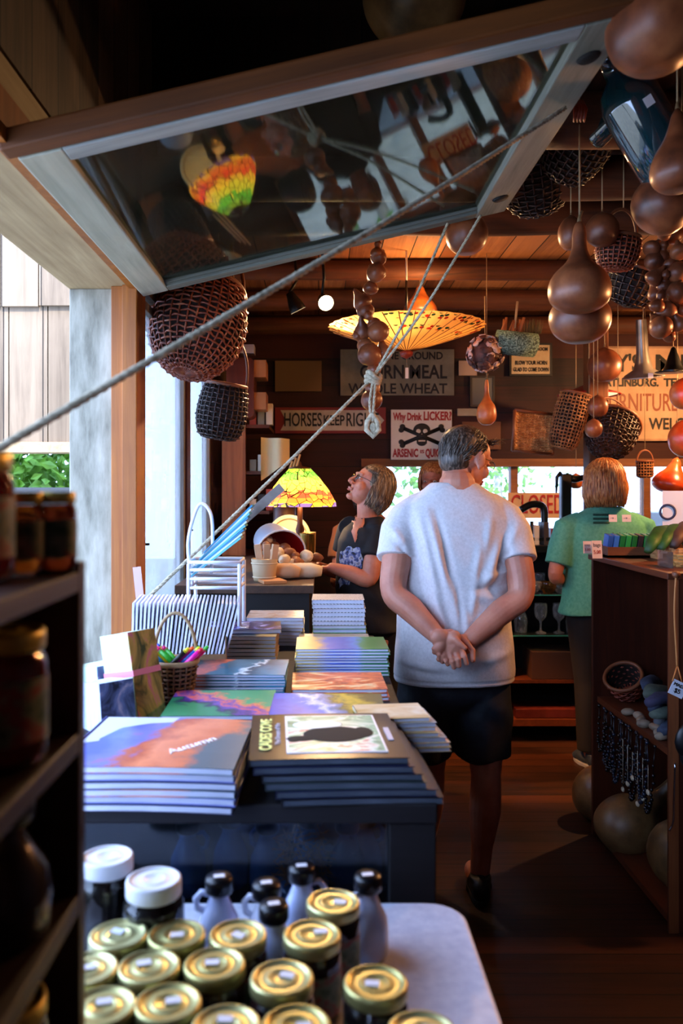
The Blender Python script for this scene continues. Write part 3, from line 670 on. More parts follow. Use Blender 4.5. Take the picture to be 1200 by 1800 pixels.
# picture card packs at the left
pic = cover('card_picture', [(.35, '#3a4a30'), (.5, '#b89a50'), (.58, '#c86a80'), (.7, '#d8d0a8')], 14, (1, 1, .6), 1)
pic2 = cover('card_picture_dark', [(.35, '#20283a'), (.5, '#5a6890'), (.62, '#a8a0b0')], 14, (1, 1, 1), 1)
grn = wood('card_edges_green', '#7ab08c', '#dff0e4', 'z', 2, .7, bmp=.05)
def pack(name, label, loc, rot, w, h, L, front, side):
    t = thing(name, label, 'cards', loc, rot)
    MB().box(-w/2, .002, 0, w/2, L, h).build('card_block', side, t)
    MB().box(-w/2, -.001, 0, w/2, .002, h).build('front_card', front, t); return t
t = pack('postcard_pack', 'tall pack of picture postcards with pale green edges, leaning at the left of the counter', (-.392, 1.955, 1.001), (-.20, 0, .95), .085, .215, .10, pic, grn)
MB().box(-.0435, -.003, .112, .0435, .103, .126).build('paper_band', plain('pink_band', '#d87a90', .6), t)
pack('postcard_pack', 'short pack of blue-grey picture cards, left of the tall pack', (-.448, 1.86, 1.001), (-.15, 0, .75), .085, .115, .10, pic2, wood('card_edges_blue', '#8aa0c8', '#e0e8f8', 'z', 2, .7, bmp=.05))
pack('postcard_pack', 'second short pack of cards tucked behind the blue-grey one', (-.50, 2.02, 1.001), (-.1, 0, .9), .085, .12, .09, pic2, grn)
# ================================================================ PEOPLE
def remesh(parts, vox, smooth=2, fac=.5, name='body'):
    """parts: MB with many overlapping closed shapes -> one continuous surface"""
    me = parts.mesh(name+'_raw', [])
    o = bpy.data.objects.new(name+'_raw', me); C.objects.link(o)
    m = o.modifiers.new('r', 'REMESH'); m.mode = 'VOXEL'; m.voxel_size = vox; m.use_smooth_shade = True
    if smooth:
        s = o.modifiers.new('s', 'SMOOTH'); s.iterations = smooth; s.factor = fac
    dg = bpy.context.evaluated_depsgraph_get()
    r = bpy.data.meshes.new_from_object(o.evaluated_get(dg)); r.name = name
    bpy.data.objects.remove(o); bpy.data.meshes.remove(me)
    r.polygons.foreach_set('use_smooth', [True]*len(r.polygons)); return r
def displace(me, fn):
    """fn(P (n,3), N (n,3)) -> offset along the normal (n,)"""
    n = len(me.vertices); P = np.empty(n*3); me.vertices.foreach_get('co', P); P = P.reshape(-1, 3)
    N = np.empty(n*3); me.vertex_normals.foreach_get('vector', N); N = N.reshape(-1, 3)
    P = P+N*fn(P, N)[:, None]; me.vertices.foreach_set('co', P.ravel()); me.update()
def seg(P, a, b):
    a = np.array(a); b = np.array(b); d = b-a; L2 = (d*d).sum(); t = np.clip(((P-a)@d)/L2, 0, 1)
    return np.sqrt(((P-(a+t[:, None]*d))**2).sum(1)), t
def noise3(P, f, seed=0):
    return (np.sin(P[:, 0]*f+seed)*np.sin(P[:, 1]*f*1.3+seed*2+P[:, 2]*f*.6)+np.sin(P[:, 2]*f*.9+seed*3+P[:, 0]*f*.4))*.5
def skin(name, col, col2, rough=.5):
    return mottled(name, [(.3, col), (.7, col2)], 14, 4, rough, bmp=.06, Subsurface_Weight=.12, Subsurface_Scale=.02)
def limb(b, pts, rs, n=18, flat=1.0, up=None):
    """tapering limb through smooth in-between points"""
    P = [Vector(p) for p in pts]; out = []; rr = []
    for i in range(len(P)-1):
        p0 = P[max(i-1, 0)]; p1 = P[i]; p2 = P[i+1]; p3 = P[min(i+2, len(P)-1)]
        for k in range(6):
            t = k/6; t2 = t*t; t3 = t2*t
            out.append(.5*((2*p1)+(p2-p0)*t+(2*p0-5*p1+4*p2-p3)*t2+(3*p1-p0-3*p2+p3)*t3)); rr.append(rs[i]*(1-t)+rs[i+1]*t)
    out.append(P[-1]); rr.append(rs[-1])
    b.tube(out, rr, n, flat=flat, up=up)
    b.ell(out[0], (rr[0],)*3, n=12, k=8); b.ell(out[-1], (rr[-1],)*3, n=12, k=8)
def head_parts(b, c, R, s=1.0, female=False, neck=None):
    """face looks along local +y; c = centre of the skull"""
    M = T(*c) @ R @ Matrix.Diagonal((s, s, s, 1))
    e = lambda p, r, Rr=None: b.ell(p, r, M, 20, 14, 0, Rr)
    e((0, -.012, .025), (.074, .096, .088)); e((0, .025, .03), (.066, .066, .068)); e((0, .03, -.035), (.056, .062, .066))
    e((0, .035, -.075), (.044, .048, .032)); e((0, .075, -.093), (.022, .02, .016))
    e((.034, .062, -.028), (.026, .024, .026)); e((-.034, .062, -.028), (.026, .024, .026))
    b.tube([(0, .086, .018), (0, .10, -.002), (0, .113, -.022)], [.008, .010, .013], 10, 0, M)
    e((0, .112, -.026), (.013, .012, .010)); e((.012, .100, -.029), (.009, .010, .008)); e((-.012, .100, -.029), (.009, .010, .008))
    b.tube([(-.042, .080, .026), (-.02, .093, .030), (0, .094, .026), (.02, .093, .030), (.042, .080, .026)], [.008, .009, .008, .009, .008], 8, 0, M)
    for q in (-1, 1):
        e((q*.031, .081, .006), (.014, .010, .0075))
        e((q*.076, -.004, .0), (.008, .020, .032), rotm(.25, 0, -q*.35)); e((q*.078, -.001, -.026), (.006, .009, .012))
    b.tube([(-.024, .091, -.056), (-.01, .101, -.0545), (0, .102, -.0555), (.01, .101, -.0545), (.024, .091, -.056)], [.003, .0048, .0045, .0048, .003], 8, 0, M)
    b.tube([(-.022, .090, -.066), (0, .100, -.0675), (.022, .090, -.066)], [.003, .0058, .003], 8, 0, M)
    if neck: limb(b, [M @ Vector((0, -.022, -.05)), Vector(neck)*.5+(M @ Vector((0, -.022, -.05)))*.5, neck], [.056*s, .057*s, .066*s])
    return M
def eyes(M, parent, iris='#3a2a1c'):
    for q in (-1, 1):
        b = MB(); b.ell((q*.031, .0825, .0065), (.0115, .0095, .0058), M, 14, 8, 0); b.ell((q*.031, .0905, .0062), (.0042, .0022, .0042), M, 12, 6, 1)
        b.build('eye', [plain('eye_white', '#d8d0c8', .2), plain('iris', iris, .1)], parent)
def spectacles(M, parent, mat):
    b = MB()
    for q in (-1, 1):
        pts = [(q*.033+.021*math.cos(t), .104-.006*abs(math.cos(t)), .004+.016*math.sin(t)) for t in [2*PI*i/20 for i in range(21)]]
        b.tube(pts, .0013, 6, 0, M); b.tube([(q*.054, .099, .008), (q*.079, .06, .010), (q*.082, .0, .008), (q*.080, -.012, -.004)], .0015, 6, 0, M)
    b.tube([(-.012, .104, .008), (0, .108, .010), (.012, .104, .008)], .0012, 6, 0, M)
    o = b.build('spectacles', mat, parent)
    l = MB()
    for q in (-1, 1):
        pts = [(q*.033+.0205*math.cos(t), .103-.006*abs(math.cos(t)), .004+.0155*math.sin(t)) for t in [2*PI*i/20 for i in range(20)]]
        l.add(pts, [tuple(range(20))], 0, False, M)
    l.build('lens', glass('lens_glass', '#f4f4f4', .02, '#ffffff', 1.5), o)
def bob_hair(M, parent, mat, length=.17, vol=1.0, n=520, back=True, seed=1, face=1.05, s=1.0):
    """a bob: scalp shell plus several hundred strips that fall from the crown to the jaw"""
    r = random.Random(seed); b = MB()
    def scalp(th, ph):   # th around (0 = front), ph from the crown down
        x = math.sin(th)*math.sin(ph)*.085*vol; y = math.cos(th)*math.sin(ph)*.100*vol-.014; z = .030+math.cos(ph)*.094*vol
        return Vector((x, y, z))
    def strip(th, start=0.0, wob=0.0, ln=length):
        pts = []; n2 = 13
        for i in range(n2):
            t = start+(1-start)*i/(n2-1)
            ph = t*PI*.52/.5 if t < .5 else PI*.52
            if t < .5: p = scalp(th, ph)
            else:
                p = scalp(th, PI*.52); q = (t-.5)/.5
                p.z -= ln*q; k = 1+.12*math.sin(q*PI*.8)-.20*q*q; p.x *= k; p.y = (p.y+.014)*(k-.02*q)-.014
            p.x += wob*.004*math.sin(t*9+th*7); p.y += wob*.004*math.cos(t*8+th*5)
            pts.append(p)
        return pts
    for k in range(n):
        th = face+(2*PI-2*face)*(k+r.random())/n
        pts = strip(th, r.random()*.12, r.uniform(-1, 1), length*r.uniform(.90, 1.05))
        off = r.uniform(-.002, .004); pts = [p*(1+off*8) for p in pts]
        b.tube(pts, [.0022]+[.0042]*9+[.003, .0022, .0008], 5, 0, M)
    for k in range(90):   # fringe swept to the sides
        th = -face+2*face*(k+.5)/90; p = []
        for i in range(8):
            t = i/7; q = scalp(th*(1+.75*t*t) if abs(th) > .02 else .1*t, .06+t*PI*.40); p.append(q)
        b.tube(p, [.0022]+[.0042]*5+[.003, .001], 5, 0, M)
    sc_ = MB(); sc_.ell((0, -.014, .036), (.080*vol, .094*vol, .088*vol), M, 24, 14)
    sc_.ell((0, -.055, -.03), (.066*vol, .052*vol, .09), M, 20, 12)
    for v in sc_.v: b.v.append(v)
    n0 = len(b.v)-len(sc_.v)
    for f in sc_.f: b.f.append(tuple(i+n0 for i in f)); b.m.append(0); b.s.append(True)
    return b.build('hair', mat, parent)
def hair_mat(name, a, bb, c): return mottled(name, [(.35, a), (.5, bb), (.68, c)], 5, 3, .42, (26, 26, 2.5), bmp=.2, spec=.5)

def tee(secs, sleeves, vox=.007, e_=.85, it=5):
    b = MB(); k_ = len(secs)-1
    def f(u, v):
        k = v*k_; i = min(int(k), k_-1); t = k-i
        z, rx, ry, cx, cy = [secs[i][q]*(1-t)+secs[i+1][q]*t for q in range(5)]
        a = 2*PI*u; c, s_ = math.cos(a), math.sin(a)
        return (cx+rx*abs(c)**e_*(1 if c > 0 else -1), cy+ry*abs(s_)**e_*(1 if s_ > 0 else -1), z)
    b.grid(f, 56, 50, wrapu=True)
    b.f.append(tuple(range(56))); b.m.append(0); b.s.append(True); b.f.append(tuple(range(56*50, 56*51))); b.m.append(0); b.s.append(True)
    for pts, rs in sleeves: b.tube(pts, rs, 22)
    return remesh(b, vox, it, .6, 'shirt')
# ---------------------------------------------------------------- the man with his hands clasped behind his back
G = Vector((.515, 3.15, 0))
man = thing('person', 'person in a white T-shirt and dark shorts seen from behind, hands clasped at the back', 'person', G)
def w(px, py, Y): return at(px, py, Y)-G
SK = skin('skin_man', '#b4705a', '#c98a72')
b = MB()
Rh = rotm(-.18, 0, 0) @ rotm(0, 0, 0); Rh = rotm(0, 0, -.95) @ rotm(-.28, .05, 0)
hc = Vector((.050, .03, 1.665))
Mh = head_parts(b, hc, Rh, 1.07, neck=(.01, -.005, 1.49))
limb(b, [(.01, -.02, 1.56), (.0, -.02, 1.44)], [.072, .10])
# trunk
for z, rx, ry in ((1.40, .17, .115), (1.25, .18, .125), (1.08, .19, .14), (.95, .185, .14), (.86, .18, .13)): b.ell((0, 0, z), (rx, ry, .13), n=20, k=12)
# arms: shoulder, elbow, wrist
Ls, Le, Lw_ = w(708, 916, 3.13), w(692, 1040, 3.02), w(768, 1118, 2.93)
Rs, Re, Rw_ = w(892, 916, 3.13), w(915, 1045, 3.02), w(826, 1124, 2.955)
limb(b, [Ls, Ls*.5+Le*.5+Vector((-.006, -.01, 0)), Le, Le*.6+Lw_*.4, Lw_], [.062, .056, .048, .047, .031])
limb(b, [Rs, Rs*.5+Re*.5+Vector((.006, -.01, 0)), Re, Re*.6+Rw_*.4, Rw_], [.062, .057, .048, .047, .031])
def hp(cx, cy, Y): return w(740+cx/10, 1080+cy/10, Y)      # crop coordinates of the hands
# left hand: palm toward the viewer
b.tube([hp(260, 400, 2.925), hp(400, 470, 2.905), hp(560, 590, 2.895), hp(640, 660, 2.895)], [.030, .040, .041, .034], 20, flat=.42, up=(0, 1, 0))
b.ell(hp(330, 400, 2.90), (.034, .020, .030)); b.ell(hp(560, 430, 2.895), (.026, .018, .032), R=rotm(0, .6, 0)); b.ell(hp(330, 560, 2.895), (.022, .017, .030), R=rotm(0, .5, 0))
def finger(pts, r0=.0098, r1=.0078):
    k = len(pts); b.tube([Vector(p) for p in pts], [r0+(r1-r0)*i/(k-1) for i in range(k)], 12)
    for i, p in enumerate(pts): b.ell(p, ((r0+(r1-r0)*i/(k-1))*1.06,)*3, n=10, k=8)
finger([hp(660, 590, 2.893), hp(745, 690, 2.885), hp(765, 745, 2.868), hp(795, 860, 2.868)], .0105, .0085)
finger([hp(580, 620, 2.893), hp(640, 745, 2.882), hp(655, 790, 2.862), hp(665, 900, 2.864)], .0110, .0088)
finger([hp(490, 640, 2.893), hp(545, 775, 2.882), hp(555, 830, 2.864), hp(575, 930, 2.866)], .0105, .0083)
finger([hp(400, 650, 2.895), hp(430, 790, 2.886), hp(440, 830, 2.872), hp(465, 880, 2.872)], .0092, .0073)
finger([hp(480, 380, 2.90), hp(600, 440, 2.880), hp(690, 520, 2.870), hp(770, 590, 2.866)], .0135, .0088)   # thumb
# right hand: round the left wrist from behind, finger ends showing at its left
b.tube([hp(880, 460, 2.955), hp(760, 520, 2.935), hp(600, 620, 2.932)], [.030, .038, .036], 18, flat=.45, up=(0, 1, 0))
finger([hp(700, 420, 2.93), hp(800, 500, 2.915), hp(905, 640, 2.905), hp(905, 800, 2.89)], .0125, .0095)     # thumb side, orange strip
finger([hp(620, 350, 2.93), hp(520, 300, 2.932), hp(400, 300, 2.93)], .0105, .0085)
finger([hp(560, 560, 2.94), hp(330, 620, 2.925), hp(235, 660, 2.905), hp(225, 600, 2.893)], .0105, .0088)
finger([hp(580, 620, 2.94), hp(380, 740, 2.925), hp(310, 790, 2.900), hp(320, 700, 2.888)], .0105, .0085)
finger([hp(600, 680, 2.94), hp(450, 830, 2.925), hp(375, 830, 2.900), hp(385, 740, 2.886)], .0100, .0080)
# legs
for hx, kx, ax, yy in ((-.10, -.085, -.115, .05), (.105, .118, .098, -.01)):
    kn = Vector((kx, yy-.015, .47)); an = Vector((ax, yy+.0, .085))
    limb(b, [(hx, 0, .86), (kx*.8+hx*.2, yy*.5, .66), kn, kn*.66+an*.34+Vector((0, -.018, 0)), kn*.3+an*.7+Vector((0, -.006, 0)), an], [.098, .080, .056, .060, .041, .036], 20)
    b.ell((ax, yy-.03, .05), (.033, .045, .045)); b.ell((ax+.0, yy+.08, .05), (.042, .10, .030))
body = remesh(b, .0034, 1, .5, 'body')
link('body', body, None).parent = man; body.materials.append(SK)
# fingernails and ear are in the body; hair
HM = hair_mat('grey_brown_hair', '#1c1510', '#40342a', '#7a6c60')
hb = MB(); r6 = random.Random(11)
M2 = Mh
sc_n = 3200
for k in range(sc_n):
    z = r6.uniform(-.62, 1); a = r6.uniform(0, 2*PI); q = math.sqrt(max(0, 1-z*z)); d = Vector((q*math.sin(a), q*math.cos(a), z))
    if d.y > .45 and d.z < .60: continue                     # face
    if abs(d.x) > .80 and d.z < .18 and d.y > -.25: continue      # ear
    if d.z < -.30 and d.y > -.25: continue
    p = Vector((d.x*.075, d.y*.098-.012, d.z*.089+.025))
    tang = Vector((d.x*.3, -.75, -.75)) if d.y < .35 else Vector((.5, -.5, .3)); tang = (tang-d*tang.dot(d)).normalized()
    L_ = r6.uniform(.024, .042); tang = (tang+Vector((r6.gauss(0, .16), r6.gauss(0, .10), r6.gauss(0, .10)))).normalized()
    hb.tube([p-d*.003, p+d*.002+tang*L_*.35, p+d*(-.001)+tang*L_*.7, p-d*.006+tang*L_], [.0022, .0024, .0018, .0004], 4, 0, M2)
for k in range(60):      # the wisps at the front catch the light
    a = r6.uniform(-.7, .9); p = Vector((.05*math.sin(a), .080, .075+.02*r6.random()))
    hb.tube([p, p+Vector((r6.gauss(0, .008), .020, .014)), p+Vector((r6.gauss(0, .014), .040, .012+r6.gauss(0, .01)))], [.0012, .0009, .0003], 4, 0, M2)
hb.ell((0, -.022, .037), (.0765, .091, .083), M2, 24, 16)
hb.ell((0, -.05, -.012), (.062, .058, .062), M2, 20, 12)
hb.build('hair', HM, man)
eyes(Mh, man); spectacles(Mh, man, plain('dark_frame', '#1a1614', .4))
# T-shirt
b = MB()
secs = [(1.575, .085, .075, .0), (1.545, .125, .088, -.01), (1.50, .185, .105, -.012), (1.44, .222, .122, -.014), (1.36, .222, .138, -.014), (1.26, .212, .150, -.01), (1.15, .210, .158, -.005), (1.05, .215, .164, .0), (.95, .224, .166, .0), (.87, .228, .162, .0), (.825, .226, .156, .0)]
prof = []
def shirt_surf(u, v):
    k = v*(len(secs)-1); i = min(int(k), len(secs)-2); f = k-i; f = f*f*(3-2*f)*.3+f*.7
    z, rx, ry, cy = [secs[i][q]*(1-f)+secs[i+1][q]*f for q in range(4)]
    t = 2*PI*u; c, s_ = math.cos(t), math.sin(t); e_ = .82
    return (rx*abs(c)**e_*(1 if c > 0 else -1), cy+ry*abs(s_)**e_*(1 if s_ > 0 else -1), z)
b.grid(shirt_surf, 64, 60, wrapu=True)
n0 = len(b.v); b.f.append(tuple(range(63, -1, -1))[::-1]); b.m.append(0); b.s.append(True); b.f.append(tuple(range(60*64, 61*64))[::-1]); b.m.append(0); b.s.append(True)
for S, E, q in ((Ls, Le, -1), (Rs, Re, 1)):
    top = Vector((q*.155, -.005, 1.475)); mid = S*.86+E*.14+Vector((q*.004, 0, 0)); end = S*.44+E*.56+Vector((q*.006, -.004, 0))
    b.tube([Vector((q*.07, -.008, 1.505)), Vector((q*.13, -.006, 1.475)), S+Vector((-q*.012, 0, .004)), mid, S*.66+E*.34+Vector((q*.004, 0, 0)), end], [.055, .066, .074, .075, .077, .078], 24)
me = remesh(b, .006, 6, .6, 'shirt')
folds = [((753, 900), (800, 1075), 9, .011), ((768, 905), (812, 1095), 7, -.008), ((738, 900), (772, 1060), 8, .009), ((725, 960), (752, 1090), 9, -.008), ((790, 1000), (806, 1130), 7, .009),
         ((868, 905), (836, 1010), 9, .009), ((855, 930), (832, 1050), 7, -.009), ((880, 950), (852, 1030), 8, .010), ((893, 950), (868, 1040), 7, -.007), ((846, 960), (826, 1090), 7, .009),
         ((845, 1020), (905, 1000), 7, .007), ((838, 1035), (900, 1030), 6, -.008), ((835, 1048), (893, 1056), 7, .006), ((700, 1165), (775, 1180), 9, .006), ((706, 1180), (800, 1188), 6, -.005),
         ((835, 1165), (900, 1150), 9, .006), ((720, 1010), (745, 1100), 8, .007), ((813, 1060), (822, 1140), 7, .008), ((780, 960), (803, 1110), 6, -.007), ((690, 930), (712, 960), 7, .006), ((915, 925), (893, 965), 7, .006),
         ((700, 955), (720, 985), 6, -.006), ((900, 960), (880, 985), 6, -.005), ((760, 1040), (790, 1120), 6, .006), ((850, 1085), (835, 1120), 6, .005)]
def fold(P, N):
    Y = 3.0; px = 560+(P[:, 0]+G.x)/Y*1450; py = 860+(1.55-P[:, 2])/Y*1450
    Q = np.stack([px, py], 1); o = np.zeros(len(P)); back = np.clip(-N[:, 1]*2, 0, 1)
    for a, c, wd_, am in folds:
        d, t = seg(Q, a, c); o += 1.55*am*np.exp(-(d/wd_)**2)*np.sin(np.clip(t, .04, .96)*PI)**.6
    o *= back
    o += .0025*noise3(P, 26, 1)+.0012*noise3(P, 61, 4)
    o -= .004*np.exp(-((P[:, 2]-.842)/.003)**2)      # hem stitching
    return o
displace(me, fold); me.materials.append(mottled('white_cotton', [(.3, '#c9c6c8'), (.7, '#dcdadd')], 90, 4, .85, bmp=.08))
link('shirt', me, man)
b = MB(); M3 = T(.010, -.008, 1.555) @ rotm(-.12, .0, 0)
b.tube([(.083*math.cos(t), .078*math.sin(t), .018*math.sin(t)) for t in [2*PI*i/32 for i in range(33)]], .0075, 8, 0, M3, caps=False)
b.build('collar', plain('white_rib', '#c6c2c4', .85), man)
# shorts
b = MB()
b.ell((0, 0, .87), (.20, .145, .10), n=28, k=14)
for hx, q in ((-.105, -1), (.110, 1)):
    b.tube([(hx*.9, 0, .90), (hx*.98, .005, .74), (hx*1.02, .01, .62), (hx*1.04, .01, .53)], [.108, .116, .108, .104], 26)
b.ell((0, 0, .80), (.19, .13, .10), n=24, k=12)
me = remesh(b, .007, 5, .6, 'shorts')
displace(me, lambda P, N: .006*np.sin(P[:, 0]*38+P[:, 2]*20+np.sin(P[:, 2]*17)*2)*np.clip((.85-P[:, 2])*4, 0, 1)+.003*noise3(P, 30, 2))
me.materials.append(mottled('navy_cotton', [(.3, '#0b1018'), (.7, '#18222e')], 40, 4, .7, bmp=.1)); link('shorts', me, man)
def shoe(parent, loc, rz, mat, sole, s=1.0, name='shoe'):
    b = MB()
    b.ell((0, -.045, .05), (.037, .052, .046)); b.ell((0, .05, .042), (.045, .10, .036)); b.ell((0, .10, .034), (.044, .058, .028)); b.tube([(0, -.03, .05), (0, -.032, .09)], [.037, .040], 18)
    me = remesh(b, .005, 3, .5, 'shoe'); me.transform(Matrix.Diagonal((s, s, s, 1))); me.materials.append(mat)
    o = link(name, me, parent, loc, (0, 0, rz))
    p = [(.044*math.cos(t)*(1.08 if math.sin(t) > 0 else .9), .125*math.sin(t)+.03) for t in [2*PI*i/28 for i in range(28)]]
    k = slab(MB(), [(x*s, y*s) for x, y in p], 0, .022*s); k.build('sole', sole, o, bevel=.004); return o
SBL = plain('black_leather', '#0a0a0b', .5); SOB = plain('black_rubber', '#0c0c0d', .8)
shoe(man, (-.115, .055, 0), .12, SBL, SOB, 1.05); shoe(man, (.098, -.005, 0), -.15, SBL, SOB, 1.05)

# ---------------------------------------------------------------- woman in the black T-shirt, looking up to the left
G2 = Vector((.235, 4.05, 0))
wb_ = thing('person', 'person in a black printed T-shirt with bobbed hair and glasses, looking upward', 'person', G2)
def w2(px, py, Y): return at(px, py, Y)-G2
SW = skin('skin_woman', '#b86a50', '#d08a6c')
b = MB()
hc2 = w2(652, 857, 4.05)
Rw = rotm(0, 0, 1.86) @ rotm(.52, 0, 0)
M_w = head_parts(b, hc2, Rw, .98, female=True)
nb = w2(655, 945, 4.08)
limb(b, [M_w @ Vector((0, -.012, -.05)), M_w @ Vector((0, -.03, -.10)), w2(648, 930, 4.07), nb], [.050, .047, .052, .075])
b.ell(w2(640, 985, 4.06), (.13, .10, .16)); b.ell(w2(645, 1060, 4.07), (.13, .11, .16)); b.ell(w2(648, 1120, 4.07), (.15, .12, .14))
S1, E1, H1 = w2(660, 935, 3.98), w2(648, 1017, 3.90), w2(583, 998, 3.90)
limb(b, [S1, S1*.5+E1*.5, E1, E1*.5+H1*.5, H1], [.052, .047, .040, .037, .024])
S2, E2, H2 = w2(615, 930, 4.20), w2(596, 1005, 4.22), w2(560, 996, 4.08)
limb(b, [S2, S2*.5+E2*.5, E2, H2], [.048, .042, .036, .023])
def hand(b, wst, tip, palm_up, thumb_side, curl=.5, s=1.0):
    """wrist, direction of the fingers, palm normal: palm, four bent fingers and a thumb"""
    d = (Vector(tip)-Vector(wst)).normalized(); nrm = Vector(palm_up); nrm = (nrm-d*nrm.dot(d)).normalized(); sd = d.cross(nrm)*thumb_side
    wv = Vector(wst); pc = wv+d*.045*s
    b.tube([wv-d*.01, wv+d*.03*s, wv+d*.075*s, wv+d*.088*s], [.024*s, .034*s, .039*s, .032*s], 16, flat=.45, up=nrm)
    for i, (o_, L_) in enumerate(((.028, .070), (.010, .078), (-.009, .073), (-.027, .058))):
        p0 = wv+d*.078*s+sd*o_*s; c = curl*(1+.12*i)
        p1 = p0+(d*math.cos(c*.5)+nrm*math.sin(c*.5))*L_*.45*s; p2 = p1+(d*math.cos(c*1.2)+nrm*math.sin(c*1.2))*L_*.32*s; p3 = p2+(d*math.cos(c*1.8)+nrm*math.sin(c*1.8))*L_*.25*s
        b.tube([p0, p1, p2, p3], [.0098*s, .0092*s, .0083*s, .0070*s], 10); b.ell(p3, (.0070*s,)*3, n=8, k=6)
    t0 = wv+d*.018*s+sd*.022*s; t1 = t0+(d*.7+sd*.75+nrm*.25).normalized()*.035*s; t2 = t1+(d*.9+sd*.2+nrm*.35).normalized()*.03*s
    b.tube([t0, t1, t2], [.014*s, .0115*s, .0085*s], 10); b.ell(t2, (.0085*s,)*3, n=8, k=6)
hand(b, H1, w2(545, 1003, 3.93), (0, .2, 1), 1, .55, .92); hand(b, H2, w2(540, 992, 4.0), (0, -.2, 1), -1, .6, .92)
# legs
for hx in (-.07, .08):
    limb(b, [(hx+.02, .02, .86), (hx, .03, .48), (hx, .05, .08)], [.085, .055, .038]); b.ell((hx-.05, .05, .045), (.09, .04, .035))
me = remesh(b, .004, 1, .5, 'body'); me.materials.append(SW); link('body', me, wb_)
eyes(M_w, wb_, '#3a4a50'); spectacles(M_w, wb_, plain('wire_frame', '#4a4038', .3, .6))
b = MB(); b.tube([(-.02, .0965, -.056), (0, .1045, -.055), (.02, .0965, -.056)], [.0015, .0035, .0015], 8, 0, M_w); b.tube([(-.018, .095, -.0655), (0, .1035, -.067), (.018, .095, -.0655)], [.0015, .004, .0015], 8, 0, M_w)
b.build('lips', plain('lips', '#a04840', .4), wb_)
bob_hair(M_w, wb_, hair_mat('ash_blond_hair', '#1c130c', '#5c452f', '#a88c68'), .125, 1.0, 460, seed=4, face=1.22)
BLK = mottled('black_jersey', [(.3, '#060608'), (.7, '#101014')], 50, 4, .8, bmp=.1)
b = MB()
def sc2(y, cx, hw, ry): p = w2(cx, y, 4.07); return (p.z, hw/358, ry, p.x, p.y)
me = tee([sc2(908, 650, 20, .060), sc2(918, 649, 32, .10), sc2(930, 647, 44, .15), sc2(950, 643, 49, .165), sc2(985, 640, 50, .155), sc2(1020, 640, 50, .15), sc2(1060, 643, 52, .155), sc2(1105, 648, 56, .165)],
         [([S+Vector((0, q*.05, .01)), S, S*.45+E*.55], [.062, .066, .064]) for S, E, q in ((S1, E1, 1), (S2, E2, -1))], .006)
displace(me, lambda P, N: .005*np.sin(P[:, 2]*45+P[:, 0]*25+2*np.sin(P[:, 1]*14))*np.clip((1.3-P[:, 2])*3, 0, 1)+.002*noise3(P, 30, 2)); me.materials.append(BLK)
sh_ = link('shirt', me, wb_)
# V-neck skin showing and the printed picture on the front
def on_front(me, px, py, Y0, G_, off=.003):
    o = at(px, py, .1); d = (at(px, py, 10)-o).normalized()
    return o, d
from mathutils.bvhtree import BVHTree
bv = BVHTree.FromPolygons([v.co.copy() for v in me.vertices], [tuple(p.vertices) for p in me.polygons])
def decal(bv, G_, pts, mat, parent, name, off=.002, n=1):
    """a flat print that lies on the cloth: triangulated fan pressed on to the surface"""
    cx = sum(p[0] for p in pts)/len(pts); cy = sum(p[1] for p in pts)/len(pts); b = MB(); vs = []; fs = []
    rings = 4; m = len(pts)
    for k in range(rings+1):
        for p in pts:
            q = at(cx+(p[0]-cx)*k/rings, cy+(p[1]-cy)*k/rings, 1.0)
            o_ = Vector((0, 0, 1.55))-G_; d = (q-Vector((0, 0, 1.55))).normalized()
            h = bv.ray_cast(o_, d)
            vs.append(h[0]-d*off+h[1]*off*.5 if h[0] is not None else None)
    for k in range(rings):
        for i in range(m):
            f = (k*m+i, k*m+(i+1) % m, (k+1)*m+(i+1) % m, (k+1)*m+i)
            if all(vs[j] is not None for j in f): fs.append(f)
    vs = [v if v is not None else Vector((0, 0, 0)) for v in vs]
    used = sorted({j for f in fs for j in f}); mp = {j: i for i, j in enumerate(used)}
    if not fs: return
    b.add([vs[j] for j in used], [tuple(mp[j] for j in f) for f in fs], 0, True); b.build(name, mat, parent)
decal(bv, G2, [(620, 900), (634, 900), (644, 908), (640, 922), (624, 954), (618, 935), (618, 915)], SW, wb_, 'neckline', off=.006)
PR = mottled('shirt_print', [(.38, '#0c0e18'), (.48, '#4a5a90'), (.56, '#b8bcc8'), (.64, '#4a4030'), (.72, '#8a9ac8')], 38, 4, .7, bmp=0)
decal(bv, G2, [(598, 970), (612, 960), (632, 962), (638, 985), (632, 1010), (610, 1015), (595, 1000)], PR, sh_, 'print')
decal(bv, G2, [(582, 1022), (600, 1008), (618, 1010), (614, 1028), (596, 1034), (580, 1034)], PR, sh_, 'print')
b = MB()
b.ell((0, .02, .88), (.165, .15, .11), n=24, k=12)
for hx in (-.07, .08): b.tube([(hx+.01, .02, .88), (hx, .03, .48), (hx, .05, .10)], [.10, .075, .06], 22)
me = remesh(b, .008, 4, .6, 'trousers'); me.materials.append(BLK); link('trousers', me, wb_)
shoe(wb_, (-.07, .0, 0), .8, SBL, SOB, .92); shoe(wb_, (.09, .02, 0), .5, SBL, SOB, .92)
pg = thing('drawstring_pouch', 'tiny grey drawstring pouch held in the hands of the person in black', 'pouch', w2(548, 1000, 3.94)+G2)
b = MB(); b.ell((0, 0, .018), (.022, .016, .014), n=16, k=10); b.build('bag', plain('grey_velvet', '#8a8a94', .9), pg)
MB().tube([(-.01, 0, .02), (-.02, -.02, -.03), (.01, -.02, -.05), (.02, -.02, -.02), (.0, -.02, -.06), (-.025, -.02, -.075)], .002, 6).build('cord', plain('cord_white', '#c8c0b8', .8), pg)

